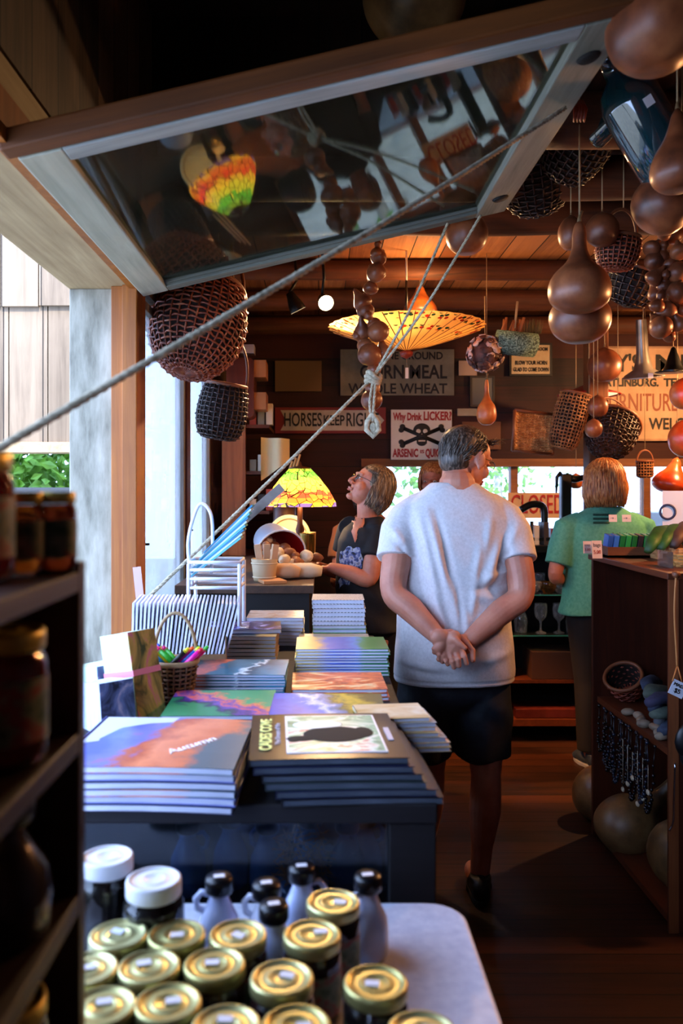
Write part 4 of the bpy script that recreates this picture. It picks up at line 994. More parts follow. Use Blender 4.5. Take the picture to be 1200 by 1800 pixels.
# ---------------------------------------------------------------- simple standing persons further back
def bystander(name, label, G_, rz, hgt, skn, hair, shirt, trousers, shoes, arms='front', vol=1.0, hairlen=.15, sleeve=.55, body=1.0, hairfn=True):
    s = hgt/1.70
    p = thing(name, label, 'person', G_, (0, 0, rz)); b = MB()
    M = head_parts(b, Vector((0, .01, 1.60*s)), rotm(-.08, 0, 0), 1.0, neck=(0, -.01, 1.40*s))
    for z, rx, ry in ((1.30, .15, .10), (1.15, .15, .11), (1.0, .15, .12), (.9, .155, .12)): b.ell((0, 0, z*s), (rx*body, ry*body, .13), n=20, k=12)
    AR = []
    for q in (-1, 1):
        S = Vector((q*.175*body, 0, 1.36*s)); E = Vector((q*.235*body, -.03, 1.09*s)); H = Vector((q*.12, .20, 1.02*s)) if arms == 'front' else Vector((q*.24, .05, .84*s))
        limb(b, [S, S*.5+E*.5, E, E*.5+H*.5, H], [.05, .046, .038, .036, .024]); hand(b, H, H+Vector((-q*.06, .06, -.0)) if arms == 'front' else H+Vector((0, .01, -.1)), (-q*.3, -.2, .6), -q, .5, .92); AR.append((S, E))
    for q in (-1, 1):
        limb(b, [(q*.09, 0, .86*s), (q*.09, .01, .47*s), (q*.09, -.01, .08)], [.085, .053, .036]); b.ell((q*.09, .05, .045), (.036, .09, .032))
    me = remesh(b, .005, 1, .5, 'body'); me.materials.append(skn); link('body', me, p)
    eyes(M, p)
    if hairfn: bob_hair(M, p, hair, hairlen, vol, 460, seed=int(hgt*100), face=.95)
    me = tee([(z*s, rx*body, ry*(body*.5+.5), 0, -.005) for z, rx, ry in ((1.475, .065, .06), (1.45, .10, .075), (1.42, .145, .092), (1.37, .175, .108), (1.28, .185, .125), (1.15, .178, .135), (1.0, .185, .145), (.87, .20, .15))],
             [([S+Vector((-S.x*.35, 0, .02)), S, S*(1-sleeve)+E*sleeve], [.066, .070, .074]) for S, E in AR])
    displace(me, lambda P, N: .006*np.sin(P[:, 2]*30+P[:, 0]*30+2*np.sin(P[:, 2]*9))*np.clip((1.35-P[:, 2])*2, 0, 1)+.002*noise3(P, 34, 2)); me.materials.append(shirt); sh = link('shirt', me, p)
    b = MB(); b.ell((0, 0, .86*s), (.165*body, .13*body, .10), n=24, k=12)
    for q in (-1, 1): b.tube([(q*.09, 0, .86*s), (q*.09, .01, .48*s), (q*.09, 0, .09)], [.10*body, .078, .066], 22)
    me = remesh(b, .008, 4, .6, 'trousers'); me.materials.append(trousers); link('trousers', me, p)
    for q in (-1, 1): shoe(p, (q*.09, .0, 0), -q*.1, shoes, plain('grey_sole', '#8a9098', .6), .95)
    return p, M, sh
TEAL = mottled('seafoam_cotton', [(.3, '#4a9c80'), (.7, '#62b496')], 60, 4, .85, bmp=.08)
gw, gM, gsh = bystander('person', 'person in a seafoam green T-shirt with a ginger bob, seen from behind', (1.60, 4.62, 0), .12, 1.675, SW, hair_mat('ginger_hair', '#6a3414', '#b86a30', '#e0a868'), TEAL, plain('black_trousers', '#08080a', .8), plain('navy_shoe', '#1c2c40', .6), 'front', 1.22, .150, .78, 1.28)
Ggw = Vector((1.60, 4.62, 0)); bg_ = BVHTree.FromPolygons([rotm(0, 0, .12) @ v.co for v in gsh.data.vertices], [tuple(p.vertices) for p in gsh.data.polygons])
hold = bpy.data.objects.new('tmp', None); C.objects.link(hold); n_before = set(bpy.data.objects)
for y_ in (903, 910, 917): decal(bg_, Ggw, [(1042, y_), (1071, y_), (1071, y_+4), (1042, y_+4)], plain('print_dark_green', '#164a3c', .8), gsh, 'shirt_print')
for o in set(bpy.data.objects)-n_before: o.data.transform(rotm(0, 0, -.12))
bpy.data.objects.remove(hold)
bystander('person', 'person in a brown top half hidden behind the person in black', (.30, 4.95, 0), .5, 1.62, SW, hair_mat('dark_hair', '#0c0806', '#1c120c', '#3a2a1c'), plain('tan_cloth', '#9a5a34', .85), plain('black_trousers', '#08080a', .8), SBL, 'front', 1.0, .12, .6, 1.0)
bystander('person', 'person with ginger hair almost hidden behind the head of the man', (.735, 5.30, 0), 2.8, 1.70, SW, hair_mat('ginger_hair', '#6a3414', '#b86a30', '#e0a868'), plain('dark_cloth', '#2a2024', .85), plain('black_trousers', '#08080a', .8), SBL, 'down', 1.0, .10, .6, 1.0)
# ================================================================ HANGING THINGS: gourds, baskets, parasol, lamps
def gourd_mat(name, a, b_, c, rough=.38): return mottled(name, [(.28, a), (.5, b_), (.74, c)], 7, 5, rough, bmp=.05, rnd=True, spec=.5)
GM = [gourd_mat('gourd_brown', '#3a1c10', '#7a4024', '#a8643c'), gourd_mat('gourd_orange', '#7a3410', '#b8602a', '#d88a4a'), gourd_mat('gourd_tan', '#3e2a18', '#7a5834', '#a07c50'), gourd_mat('gourd_red', '#8a2408', '#c8481a', '#e07a40', .3)]
STR = plain('string_tan', '#a08868', .9)
def spl(pts, n=5):
    P = [Vector(p) for p in pts]; out = []
    for i in range(len(P)-1):
        p0 = P[max(i-1, 0)]; p1 = P[i]; p2 = P[i+1]; p3 = P[min(i+2, len(P)-1)]
        for k in range(n):
            t = k/n; t2 = t*t; t3 = t2*t
            out.append(.5*((2*p1)+(p2-p0)*t+(2*p0-5*p1+4*p2-p3)*t2+(3*p1-p0-3*p2+p3)*t3))
    out.append(P[-1]); return out
def prof_spl(pr, n=5):
    return [(max(p.x, .0004), p.z) for p in spl([(r, 0, z) for r, z in pr], n)]
GP = {  # radius, height of a gourd one unit tall, bottom to top
 'bottle': [(.0, 0), (.16, .01), (.30, .10), (.34, .24), (.29, .40), (.15, .54), (.085, .68), (.075, .85), (.05, .95), (.0, 1.0)],
 'round': [(.0, 0), (.22, .02), (.42, .18), (.50, .42), (.46, .64), (.30, .84), (.12, .93), (.05, .97), (.0, 1.0)],
 'double': [(.0, 0), (.18, .02), (.31, .13), (.33, .27), (.26, .42), (.15, .52), (.17, .64), (.20, .74), (.13, .88), (.04, .96), (.0, 1.0)],
 'pear': [(.0, 0), (.22, .02), (.36, .13), (.38, .28), (.31, .45), (.19, .62), (.12, .78), (.08, .90), (.0, 1.0)]}
def gourd(name, label, kind, c, h, mat, tilt=(0, 0, 0), squash=1.0, string=0.0, group=None, stem=True, seed=0, cat='gourd'):
    """c = middle of the gourd; string = length of the cord it hangs by"""
    R = rotm(*tilt); b = MB()
    b.lathe([(r*h*squash, z*h-h/2) for r, z in prof_spl(GP[kind])], 28, 0, R, wob=.03, seed=seed)
    o = b.build(name, mat, None, c); tag(o, label, cat, group)
    topp = R @ Vector((0, 0, h/2))
    if stem: MB().tube([R @ Vector((0, 0, h*.47)), R @ Vector((0, 0, h*.53)), R @ Vector((h*.03, 0, h*.60))], [h*.028, h*.018, h*.014], 8).build('stem', plain('gourd_stem', '#6a5030', .8), o)
    if string: MB().tube([topp, topp+Vector((0, 0, string))], .0022, 5).build('string', STR, o)
    return o
def ag(label, kind, px, py, Y, hpx, m, tilt=(0, 0, 0), squash=1.0, string=0, seed=0, **k):
    zt = at(px, py, Y).z+.5*hpx/1450*Y; string = max(.02, 2.79-zt)
    return gourd('hanging_gourd', label, kind, at(px, py, Y), hpx/1450*Y, GM[m], tilt, squash, string, 'gourds hanging in the shop', seed=seed, **k)
ag('large long-necked brown gourd hanging on white cord in front of the post', 'bottle', 1018, 468, 2.55, 162, 0, squash=.98, string=.16, seed=1)
ag('large round brown gourd hanging right below the long-necked one', 'round', 1019, 555, 2.72, 96, 0, squash=1.1, string=.1, seed=2)
ag('small brown gourd with a curled stem, upper left of the long-necked gourd', 'round', 1003, 408, 2.95, 62, 0, squash=.72, string=.25, seed=3)
ag('round tan gourd just right of the neck of the large gourd', 'round', 1058, 402, 2.9, 62, 0, squash=.95, string=.2, seed=4)
ag('smooth brown gourd at the right edge below the blue glass jug', 'pear', 1190, 262, 2.1, 150, 0, squash=.8, string=.1, seed=5)
ag('broad brown gourd at the right edge, above the string of little gourds', 'round', 1166, 358, 2.35, 100, 0, (0, .7, 0), 1.05, seed=6)
ag('very large gourd at the top right corner', 'round', 1150, 38, 1.75, 175, 0, squash=.95, seed=7)
ag('large yellowish gourd above the sash at the top middle', 'round', 735, -15, 2.5, 190, 2, (0, .9, 0), .95, seed=8)
ag('round gourd seen just right below the sash corner', 'round', 820, 408, 3.05, 78, 0, squash=.95, string=.05, seed=9)
ag('orange pear-shaped gourd hanging above the paper parasol', 'pear', 738, 530, 4.55, 62, 1, squash=1.25, string=.10, seed=10)
ag('ladle-shaped gourd hanging under the dried flower ball', 'bottle', 855, 706, 4.3, 82, 1, squash=.62, string=.05, seed=11)
ag('round brown gourd hanging on the right side of the middle post', 'round', 1062, 640, 4.7, 62, 0, squash=.95, string=.3, seed=12)
ag('small orange gourd beside the middle post under the lampshade', 'round', 1050, 713, 4.5, 40, 0, squash=.9, string=.1, seed=13)
ag('small round gourd at the middle post above the tilted basket', 'round', 1043, 752, 4.42, 34, 0, squash=.9, seed=14)
ag('red-orange gourd at the right edge in front of the big sign', 'round', 1204, 690, 3.6, 58, 3, squash=.9, string=.3, seed=15)
ag('larger red-orange gourd at the right edge below the other one', 'round', 1207, 768, 3.8, 70, 3, squash=.9, seed=16)
ag('bright orange gourd with a tall neck hanging in the right window', 'pear', 1182, 835, 4.9, 66, 3, (0, .25, 0), 1.25, string=.12, seed=17)
ag('small tan gourd hanging beside the black iron stand', 'round', 1012, 845, 5.3, 28, 1, squash=.9, string=.1, seed=18)
# strings of small gourds
def garland(label, pts, Y, m, r0, top, loc_name='gourd_garland', seed=1):
    r = random.Random(seed); p0 = at(pts[0][0], top, Y); t = thing(loc_name, label, 'gourds', p0)
    line = [Vector((0, 0, max(.01, 2.79-p0.z))), Vector((0, 0, 0))]
    protos = []
    for i in range(3):
        b = MB(); k = ['double', 'pear', 'round'][i]; b.lathe([(rr*2*r0*1.35, z*2.7*r0-1.35*r0) for rr, z in prof_spl(GP[k], 4)], 18, wob=.04, seed=i)
        protos.append(b.mesh('small_gourd', m))
    for i, q in enumerate(pts):
        px, py = q[:2]; s = (q[2] if len(q) > 2 else 1)
        p = at(px, py, Y+r.uniform(-.03, .03))-p0
        o = link('small_gourd', protos[i % 3], t, p, (r.uniform(-.7, .7), r.uniform(-.7, .7), r.uniform(0, 6))); o.scale = (s,)*3
        line.append(p+Vector((0, .01, 0)))
    MB().tube(line, .0025, 5).build('cord', STR, t); return t
garland('long chain of small brown dipper gourds hanging left of the paper parasol', [(663, 437, .9), (668, 448, 1), (660, 478, .9), (652, 497, 1.05), (632, 524, 1.1), (642, 545, .8), (652, 562, 1), (636, 574, 1.1), (664, 581, 1), (634, 598, 1.1), (672, 612, 1.1), (650, 622, 1.1), (656, 640, 1), (660, 676, 1), (652, 702, 1)], 3.45, GM[0], .034, 432, seed=3)
garland('thick cluster of little orange-brown gourds on strings at the right edge', [(1172, 395, .9), (1150, 432), (1182, 408), (1165, 440), (1192, 436), (1150, 458, .9), (1176, 462), (1155, 482), (1188, 478), (1168, 492), (1150, 508), (1192, 512), (1158, 528), (1182, 532), (1170, 548), (1196, 540), (1190, 562), (1160, 574), (1180, 584, .9), (1150, 560, .8), (1200, 492)], 2.9, GM[0], .030, 385, seed=5)
ag('tiny pair of gourds at the top of the gourd cluster on the right', 'double', 1175, 405, 2.75, 40, 0, (1.3, 0, .5), 1.0, seed=19)

# woven baskets -----------------------------------------------------
def basket(name, label, prof, mat, rim, c, rot=(0, 0, 0), stakes=26, rows=16, rw=.0042, handle=None, group='baskets hanging in the shop', hrad=.006, sx=1, sy=1, lining=True):
    """prof: radius and height, bottom to rim; stakes go up, weavers go in and out round them"""
    P = prof_spl(prof, 6); L = [0]
    for i in range(1, len(P)): L.append(L[-1]+math.hypot(P[i][0]-P[i-1][0], P[i][1]-P[i-1][1]))
    def surf(t, th, off=0):
        s = t*L[-1]; i = 0
        while i < len(L)-2 and L[i+1] < s: i += 1
        f = (s-L[i])/max(1e-6, L[i+1]-L[i]); r = P[i][0]*(1-f)+P[i+1][0]*f; z = P[i][1]*(1-f)+P[i+1][1]*f
        return Vector(((r+off)*math.cos(th)*sx, (r+off)*math.sin(th)*sy, z))
    root = thing(name, label, 'basket', c, rot, group)
    b = MB()
    for k in range(stakes):
        th = 2*PI*k/stakes; b.tube([surf(i/14, th) for i in range(15)], rw*.9, 4)
    for j in range(rows):
        t = .10+.88*j/(rows-1); n = stakes*2; pts = []
        for k in range(n+1):
            th = 2*PI*k/n; ph = (k//1) % 2; s_ = 1 if ((k//2)+j) % 2 == 0 else -1
            pts.append(surf(t+.006*math.sin(k*1.7+j), th, rw*1.1*s_ if k % 2 == 0 else 0))
        b.tube(pts, [rw*(1+.25*math.sin(k*3.1+j*1.3)) for k in range(n+1)], 5, caps=False)
    b.build('wickerwork', mat, root)
    if lining:
        l = MB(); l.grid(lambda u, v: tuple(surf(v, 2*PI*u, -rw*1.2)), 36, 14, wrapu=True); l.build('inner_wall', plain('wicker_inside', '#1a0c06', .9), root)
    top = P[-1]; MB().tube([(top[0]*1.01*math.cos(2*PI*i/36)*sx, top[0]*1.01*math.sin(2*PI*i/36)*sy, top[1]) for i in range(37)], rw*2.1, 8, caps=False).build('rim', rim, root)
    if group == 'baskets hanging in the shop':
        Rl = Euler(rot).to_matrix().transposed(); up_ = Rl @ Vector((0, 0, 1)); h0 = Vector((0, 0, top[1]+(handle or 0))) if handle else Vector((top[0], 0, top[1]))
        wz = (Euler(rot).to_matrix() @ h0).z+Vector(c).z
        if wz < 2.78: MB().tube([h0, h0+up_*(2.79-wz)], .0025, 5).build('cord', STR, root)
    if handle:
        MB().tube([(top[0]*math.cos(a)*sx, 0, top[1]+handle*math.sin(a)) for a in [PI*i/20 for i in range(21)]], hrad, 8).build('handle', rim, root)
    return root
WK = mottled('wicker_red', [(.3, '#4a1c10'), (.55, '#8a3c20'), (.75, '#c07a50')], 40, 3, .4, bmp=.2)
WKD = mottled('wicker_dark', [(.3, '#120a08'), (.6, '#34180f'), (.8, '#8a6a50')], 60, 3, .4, bmp=.2)
WKT = mottled('wicker_tan', [(.3, '#6a3c1c'), (.6, '#b07440'), (.8, '#d8a870')], 30, 3, .55, bmp=.2)
RIMR = plain('bent_wood_rim', '#7a4426', .5)
Y = 3.34
basket('wicker_basket', 'big reddish egg basket hanging by the window under the sash', [(.0, -.20), (.09, -.185), (.165, -.10), (.195, .0), (.185, .10), (.16, .19)], WK, RIMR, at(345, 580, Y), (-.25, .30, .4), 34, 22, .0048, handle=.24, hrad=.008)
basket('wicker_basket', 'smaller dark basket hanging below the big reddish one', [(.0, -.12), (.075, -.115), (.10, -.07), (.108, .0), (.10, .07), (.088, .12)], WKD, RIMR, at(390, 724, 3.62), (.1, .15, .2), 26, 15, .0042, handle=.20)
basket('wicker_basket', 'dark speckled basket hanging right of the sash, mouth to the left', [(.0, -.17), (.08, -.16), (.13, -.09), (.148, .0), (.14, .09), (.13, .14)], WKD, RIMR, at(938, 295, 3.08), (.6, -.5, .2), 28, 17, .0042)
basket('wicker_basket', 'round dark speckled basket beside the other, nearer the blue jug', [(.0, -.11), (.07, -.10), (.10, -.04), (.108, .03), (.095, .09)], WKD, RIMR, at(1012, 262, 2.86), (.8, .5, 0), 26, 12, .0042)
basket('wicker_basket', 'small tan basket with a handle hanging behind the large gourds', [(.0, -.065), (.05, -.06), (.072, -.02), (.076, .03), (.07, .05)], WK, RIMR, at(1085, 442, 2.98), (.1, .1, .3), 24, 11, .0036, handle=.10)
basket('wicker_basket', 'dark openwork basket behind the string of little gourds', [(.0, -.09), (.07, -.07), (.10, .0), (.09, .07)], WKD, RIMR, at(1112, 500, 3.3), (.4, .2, .3), 22, 9, .0038)
basket('wicker_basket', 'tall brown wicker basket hanging on the left side of the middle post', [(.0, -.17), (.07, -.165), (.092, -.06), (.095, .06), (.085, .16)], WKT, RIMR, at(1000, 738, 4.9), (.12, .22, .2), 26, 18, .004)
basket('wicker_basket', 'wide dark basket tilted at the post above the person in green', [(.0, -.11), (.09, -.10), (.135, -.03), (.150, .06), (.155, .10)], WKD, RIMR, at(1072, 768, 4.84), (-.5, .55, .2), 30, 13, .005, handle=.20)
basket('wicker_basket', 'tiny basket with flowers hanging in the right window', [(.0, -.05), (.045, -.048), (.05, 0), (.05, .05)], WKT, RIMR, at(1133, 825, 5.2), (0, 0, 0), 18, 8, .003, handle=.07)
# woven tray panel, lit orange
tr = thing('woven_tray', 'pale rectangular woven tray hanging left of the middle post', 'tray', at(938, 760, 4.9), (0, .06, .35))
b = MB()
for i in range(13): x = -.135+.27*i/12; b.tube([(x, .005*(-1)**(i+j)+.03*(1-(x/.135)**2), -.115+.23*j/16) for j in range(17)], .0045, 4)
for j in range(24): z = -.115+.23*j/23; b.tube([(-.135+.27*i/12, -.005*(-1)**(i+j)+.03*(1-((-.135+.27*i/12)/.135)**2), z) for i in range(13)], .0048, 4)
b.build('wickerwork', mottled('straw_pale', [(.3, '#a8642c'), (.7, '#e8b070')], 30, 3, .6), tr)
b = MB(); b.tube([(-.14, 0, -.12), (-.14, 0, .12)], .010, 8); b.build('side_bar', RIMR, tr); MB().tube([(.14, 0, -.12), (.14, 0, .12)], .010, 8).build('side_bar', RIMR, tr)
MB().tube([(-.14, 0, .12), (.14, 0, .12)], .009, 8).build('top_bar', RIMR, tr); MB().tube([(-.14, 0, -.12), (.14, 0, -.12)], .009, 8).build('bottom_bar', RIMR, tr)

# paper parasol hung upside down
pc = at(714, 575, 4.25); par = thing('paper_parasol', 'open painted paper parasol hanging upside down from the ceiling, glowing orange', 'parasol', pc)
R0 = .40
def paper():
    m, t, b = newmat('painted_paper'); tc = t.nodes.new('ShaderNodeTexCoord')
    sp = t.nodes.new('ShaderNodeVectorMath'); sp.operation = 'MULTIPLY'; sp.inputs[1].default_value = (1, 1, 0); t.links.new(tc.outputs['Object'], sp.inputs[0])
    ln = t.nodes.new('ShaderNodeVectorMath'); ln.operation = 'LENGTH'; t.links.new(sp.outputs[0], ln.inputs[0])
    bands = ramp(t, [(.0, '#000000'), (.60, '#000000'), (.62, '#ffffff'), (.70, '#ffffff'), (.72, '#000000'), (.84, '#000000'), (.86, '#ffffff'), (.96, '#ffffff'), (.98, '#000000')])
    dv = t.nodes.new('ShaderNodeMath'); dv.operation = 'DIVIDE'; dv.inputs[1].default_value = R0; t.links.new(ln.outputs['Value'], dv.inputs[0]); t.links.new(dv.outputs[0], bands.inputs[0])
    vo = t.nodes.new('ShaderNodeTexVoronoi'); vo.inputs['Scale'].default_value = 34; t.links.new(tc.outputs['Object'], vo.inputs[0])
    th = t.nodes.new('ShaderNodeMath'); th.operation = 'LESS_THAN'; th.inputs[1].default_value = .42; t.links.new(vo.outputs['Distance'], th.inputs[0])
    mu = t.nodes.new('ShaderNodeMath'); mu.operation = 'MULTIPLY'; t.links.new(th.outputs[0], mu.inputs[0]); t.links.new(bands.outputs[0], mu.inputs[1])
    cr = ramp(t, [(.0, '#8a1c10'), (.4, '#20382a'), (.7, '#b02a18')], 'CONSTANT'); t.links.new(vo.outputs['Color'], cr.inputs[0])
    mx = t.nodes.new('ShaderNodeMix'); mx.data_type = 'RGBA'; t.links.new(mu.outputs[0], mx.inputs['Factor']); mx.inputs['A'].default_value = lin('#f0b868'); t.links.new(cr.outputs[0], mx.inputs['B'])
    t.nodes.remove(b); tl = t.nodes.new('ShaderNodeBsdfTranslucent'); df = t.nodes.new('ShaderNodeBsdfDiffuse'); ms = t.nodes.new('ShaderNodeMixShader'); ms.inputs[0].default_value = .4
    t.links.new(mx.outputs['Result'], tl.inputs[0]); t.links.new(mx.outputs['Result'], df.inputs[0]); t.links.new(tl.outputs[0], ms.inputs[1]); t.links.new(df.outputs[0], ms.inputs[2]); t.links.new(ms.outputs[0], t.nodes['Material Output'].inputs[0])
    return m
b = MB(); NR = 32
b.grid(lambda u, v: ((.015+(R0-.015)*v)*math.cos(2*PI*u)*(1+.012*v*math.cos(2*PI*u*NR)), (.015+(R0-.015)*v)*math.sin(2*PI*u)*(1+.012*v*math.cos(2*PI*u*NR)), -.125*(1-v**1.15)), NR*4, 14, wrapu=True)
b.build('paper_canopy', paper(), par)
for k in range(NR):
    a = 2*PI*k/NR; MB().tube([(.015*math.cos(a), .015*math.sin(a), -.128), (R0*.5*math.cos(a), R0*.5*math.sin(a), -.072), (R0*math.cos(a), R0*math.sin(a), -.003)], .0022, 4).build('rib', plain('bamboo_rib', '#7a4418', .6), par)
b = MB(); b.tube([(0, 0, -.15), (0, 0, .02)], .007, 8); b.build('stick', plain('stick_black', '#0c0a0a', .4), par)
MB().tube([(0, 0, .02), (0, 0, .24)], .006, 8).build('upper_stick', plain('stick_black', '#0c0a0a', .4), par)
MB().tube([(0, 0, .24), (0, 0, .415)], .005, 8).build('hanging_wire', plain('wire_white', '#c8c0b8', .5), par)
MB().lathe([(.0005, -.165), (.03, -.15), (.035, -.13), (.012, -.115), (.0005, -.112)], 16).build('finial', plain('finial_red', '#8a2c14', .5), par)
MB().tube([(0, -.005, -.16), (.003, -.005, -.21)], .001, 5).build('tag_thread', STR, par)
MB().box(-.006, -.006, -.265, .010, -.005, -.21).build('price_tag', plain('tag_white', '#d8ccb8', .6), par)
lamp('parasol_bulb', 'POINT', (pc.x+.12, pc.y+.05, pc.z+.16), 7, (1, .52, .2), .04)

# track spot lamps
BLKM = plain('lamp_black', '#0a0a0a', .35, .3)
def spot(label, px, py, Y, aim, r=.042, e=30, cl=(1, .60, .30), ang=1.9):
    c = at(px, py, Y); d = Vector(aim).normalized(); q = d.to_track_quat('-Z', 'Y').to_euler()
    t = thing('spot_lamp', label, 'lamp', c, q)
    MB().lathe([(r, .0), (r*1.02, .004), (r*.95, .03), (r*.62, .075), (r*.5, .10), (.0005, .105)], 24, cap=False).build('shade', BLKM, t)
    MB().lathe([(.0005, .006), (r*.90, .008), (r*.94, .003)], 24).build('bulb', glow('bulb_glow', '#ffd9a0', 26), t)
    iv = Vector(c); top = Vector((c.x-.02, c.y+.02, 2.79)); 
    R = q.to_matrix().transposed()
    MB().tube([R @ (top-iv), R @ ((top-iv)*.5+Vector((0, .02, 0))), (0, 0, .10)], .008, 8).build('arm', BLKM, t)
    lamp('spot_light', 'SPOT', c+d*.03, e, cl, .03, q, ang)
spot('black ceiling spot lamp seen edge-on, left of the bright one', 524, 546, 4.25, (1.2, .45, -2.4), e=420, cl=(1, .38, .10), ang=.55)
spot('ceiling spot lamp shining straight at the viewer', 573, 533, 4.25, (.25, -1, -.55), e=110)

# dried flower ball, cinnamon holder, tags
fb = thing('dried_flower_ball', 'ball of dried pale flowers hanging on a string in the middle', 'dried flowers', at(852, 622, 4.3))
rq = random.Random(4); b = MB(); b2 = MB()
for k in range(150):
    d = Vector((rq.gauss(0, 1), rq.gauss(0, 1), rq.gauss(0, 1))).normalized(); p = d*.082*rq.uniform(.85, 1.1); q = d.to_track_quat('Z', 'Y').to_matrix().to_4x4()
    (b if k % 2 else b2).lathe([(.0005, -.004), (.010, 0), (.017, .008), (.019, .012), (.0005, .006)], 8, 0, T(*p) @ q)
b.ell((0, 0, 0), (.07, .07, .07)); b.build('petals', mottled('petal_dark', [(.3, '#3a2420'), (.7, '#7a5048')], 20, 3, .7), fb); b2.build('petal_tips', mottled('petal_pale', [(.3, '#c8988c'), (.7, '#f0dcd0')], 30, 3, .7), fb)
MB().tube([(0, 0, .07), (.0, 0, .30)], .003, 6).build('string', STR, fb)
ch = thing('cinnamon_holder', 'hanging grey-green cloth holder full of cinnamon sticks', 'holder', at(905, 604, 4.3), (0, .10, 0))
b = MB(); b.tube([(-.10, 0, .0), (.105, 0, .0)], [.075, .078], 20, flat=.8); me = b.mesh('holder', mottled('tweed_green', [(.35, '#1c2420'), (.5, '#5a7a6c'), (.65, '#8aa898')], 120, 2, .9)); displace(me, lambda P, N: .006*noise3(P, 40, 2)); link('cloth_roll', me, ch)
for k in range(9):
    x = -.085+.014*k; MB().tube([(x, rq.uniform(-.03, .03), .03), (x+rq.uniform(-.01, .03), rq.uniform(-.03, .03), .12+rq.uniform(-.01, .02))], .007, 8).build('cinnamon_stick', plain('cinnamon', '#9a5a30', .7), ch)
b = MB()
for k in range(40):
    p = Vector((.05+rq.uniform(0, .07), rq.uniform(-.03, .03), .06)); b.tube([p, p+Vector((rq.gauss(0, .01), rq.gauss(0, .01), .05+.03*rq.random()))], [.003, .001], 4)
b.build('dried_moss', plain('moss_brown', '#5a4a24', .9), ch)
MB().tube([(-.01, 0, .08), (-.01, 0, .22)], .006, 6).build('strap', STR, ch); 
# big blue-green glass jug hanging at the top right
bj = thing('glass_jug', 'large dark teal glass jug hanging upside down at the top right', 'jug', at(1132, 222, 2.30), (.2, -.62, 0)); bj.scale = (1.35,)*3
MB().lathe([(.0005, -.14), (.045, -.138), (.056, -.125), (.060, -.04), (.060, .06), (.048, .095), (.022, .115), (.019, .15), (.024, .155)], 32).build('jug_body', plain('teal_glass', '#12343c', .08, 0, .8, Coat_Weight=1.0), bj)
MB().tube([(.02, 0, .14), (.055, 0, .15), (.07, 0, .11), (.05, 0, .09)], .006, 8).build('handle', plain('teal_glass', '#12343c', .08, 0, .8, Coat_Weight=1.0), bj)
MB().box(-.012, -.061, .03, .008, -.0605, .05).build('price_sticker', STICK, bj)
dj = dup(bj, at(1085, 200, 2.55), (.9, .5, .4), 'dark green glass jug hanging left of the large teal jug', .75)
hp_ = thing('dried_pepper', 'little bunch of dried red peppers hanging left of the dark jugs', 'peppers', at(1018, 195, 2.4)); MB().tube([(0, 0, .03), (0, 0, .12)], .002, 5).build('string', STR, hp_)
for k in range(4): MB().tube([(.006*k-.01, 0, .03), (.008*k-.012, -.01, 0), (.010*k-.018, -.005, -.035)], [.004, .009, .002], 8).build('pepper', plain('pepper_red', '#8a2c14', .3), hp_)

# ropes that hold the sash
ROPE = mottled('rope_fibre', [(.3, '#8a8068'), (.7, '#cfc5aa')], 60, 3, .85, (1, 1, 1), bmp=.4)
def twisted(pts, r, n=3, pitch=.05):
    P = spl(pts, 8); b = MB(); s = 0; cum = [0]
    for i in range(1, len(P)): cum.append(cum[-1]+(P[i]-P[i-1]).length)
    N = max(8, int(cum[-1]/(pitch/7))); Q = []
    for i in range(N+1):
        d = cum[-1]*i/N; k = 0
        lo, hi = 0, len(cum)-2
        while lo < hi:
            mid = (lo+hi)//2
            if cum[mid+1] < d: lo = mid+1
            else: hi = mid
        k = lo; f = (d-cum[k])/max(1e-9, cum[k+1]-cum[k]); Q.append(P[k]*(1-f)+P[k+1]*f)
    for a in range(n):
        L_ = []
        for i in range(N+1):
            d = (Q[min(i+1, N)]-Q[max(i-1, 0)]).normalized(); u = d.cross(Vector((.3, .2, 1))).normalized(); v = d.cross(u)
            t = 2*PI*(cum[-1]*i/N)/pitch+a*2*PI/n; L_.append(Q[i]+(u*math.cos(t)+v*math.sin(t))*r*.5)
        b.tube(L_, r*.55, 6)
    return b
p1 = at(993, 190, 2.12); p0 = at(-60, 822, 1.02)
rope = twisted([p1, p1*.5+p0*.5+Vector((0, 0, -.012)), p0], .0062).build('rope', ROPE); tag(rope, 'taut pale rope running from the sash down across the view to the left', 'rope')
kn = at(655, 664, 3.15); c1 = at(845, 378, 2.86); c2_ = at(787, 392, 2.90); dn = at(248, 1062, 2.84)
r2 = thing('knotted_rope', 'rope from the sash corners tied in a knot and drawn down to the counter', 'rope', kn)
for q in (c1, c2_): twisted([q-kn, (q-kn)*.5+Vector((0, 0, -.03)), Vector((0, 0, 0))], .0055).build('strand', ROPE, r2)
twisted([Vector((0, 0, 0)), (dn-kn)*.5+Vector((0, 0, -.008)), dn-kn], .0068).build('strand', ROPE, r2)
b = MB()
for k in range(3): b.tube([(.026*math.cos(2*PI*i/16), .018*math.sin(2*PI*i/16), -.012+.012*k+.006*math.sin(4*PI*i/16)) for i in range(17)], .009, 8, 0, rotm(.3, .2*k, 0), caps=False)
b.build('knot', ROPE, r2)
twisted([(0, -.01, -.01), (-.012, -.012, -.10), (-.006, -.012, -.15)], .0058).build('hanging_end', ROPE, r2); twisted([(0.01, -.01, -.01), (.004, -.012, -.09), (.0, -.012, -.15)], .0058).build('hanging_end', ROPE, r2)
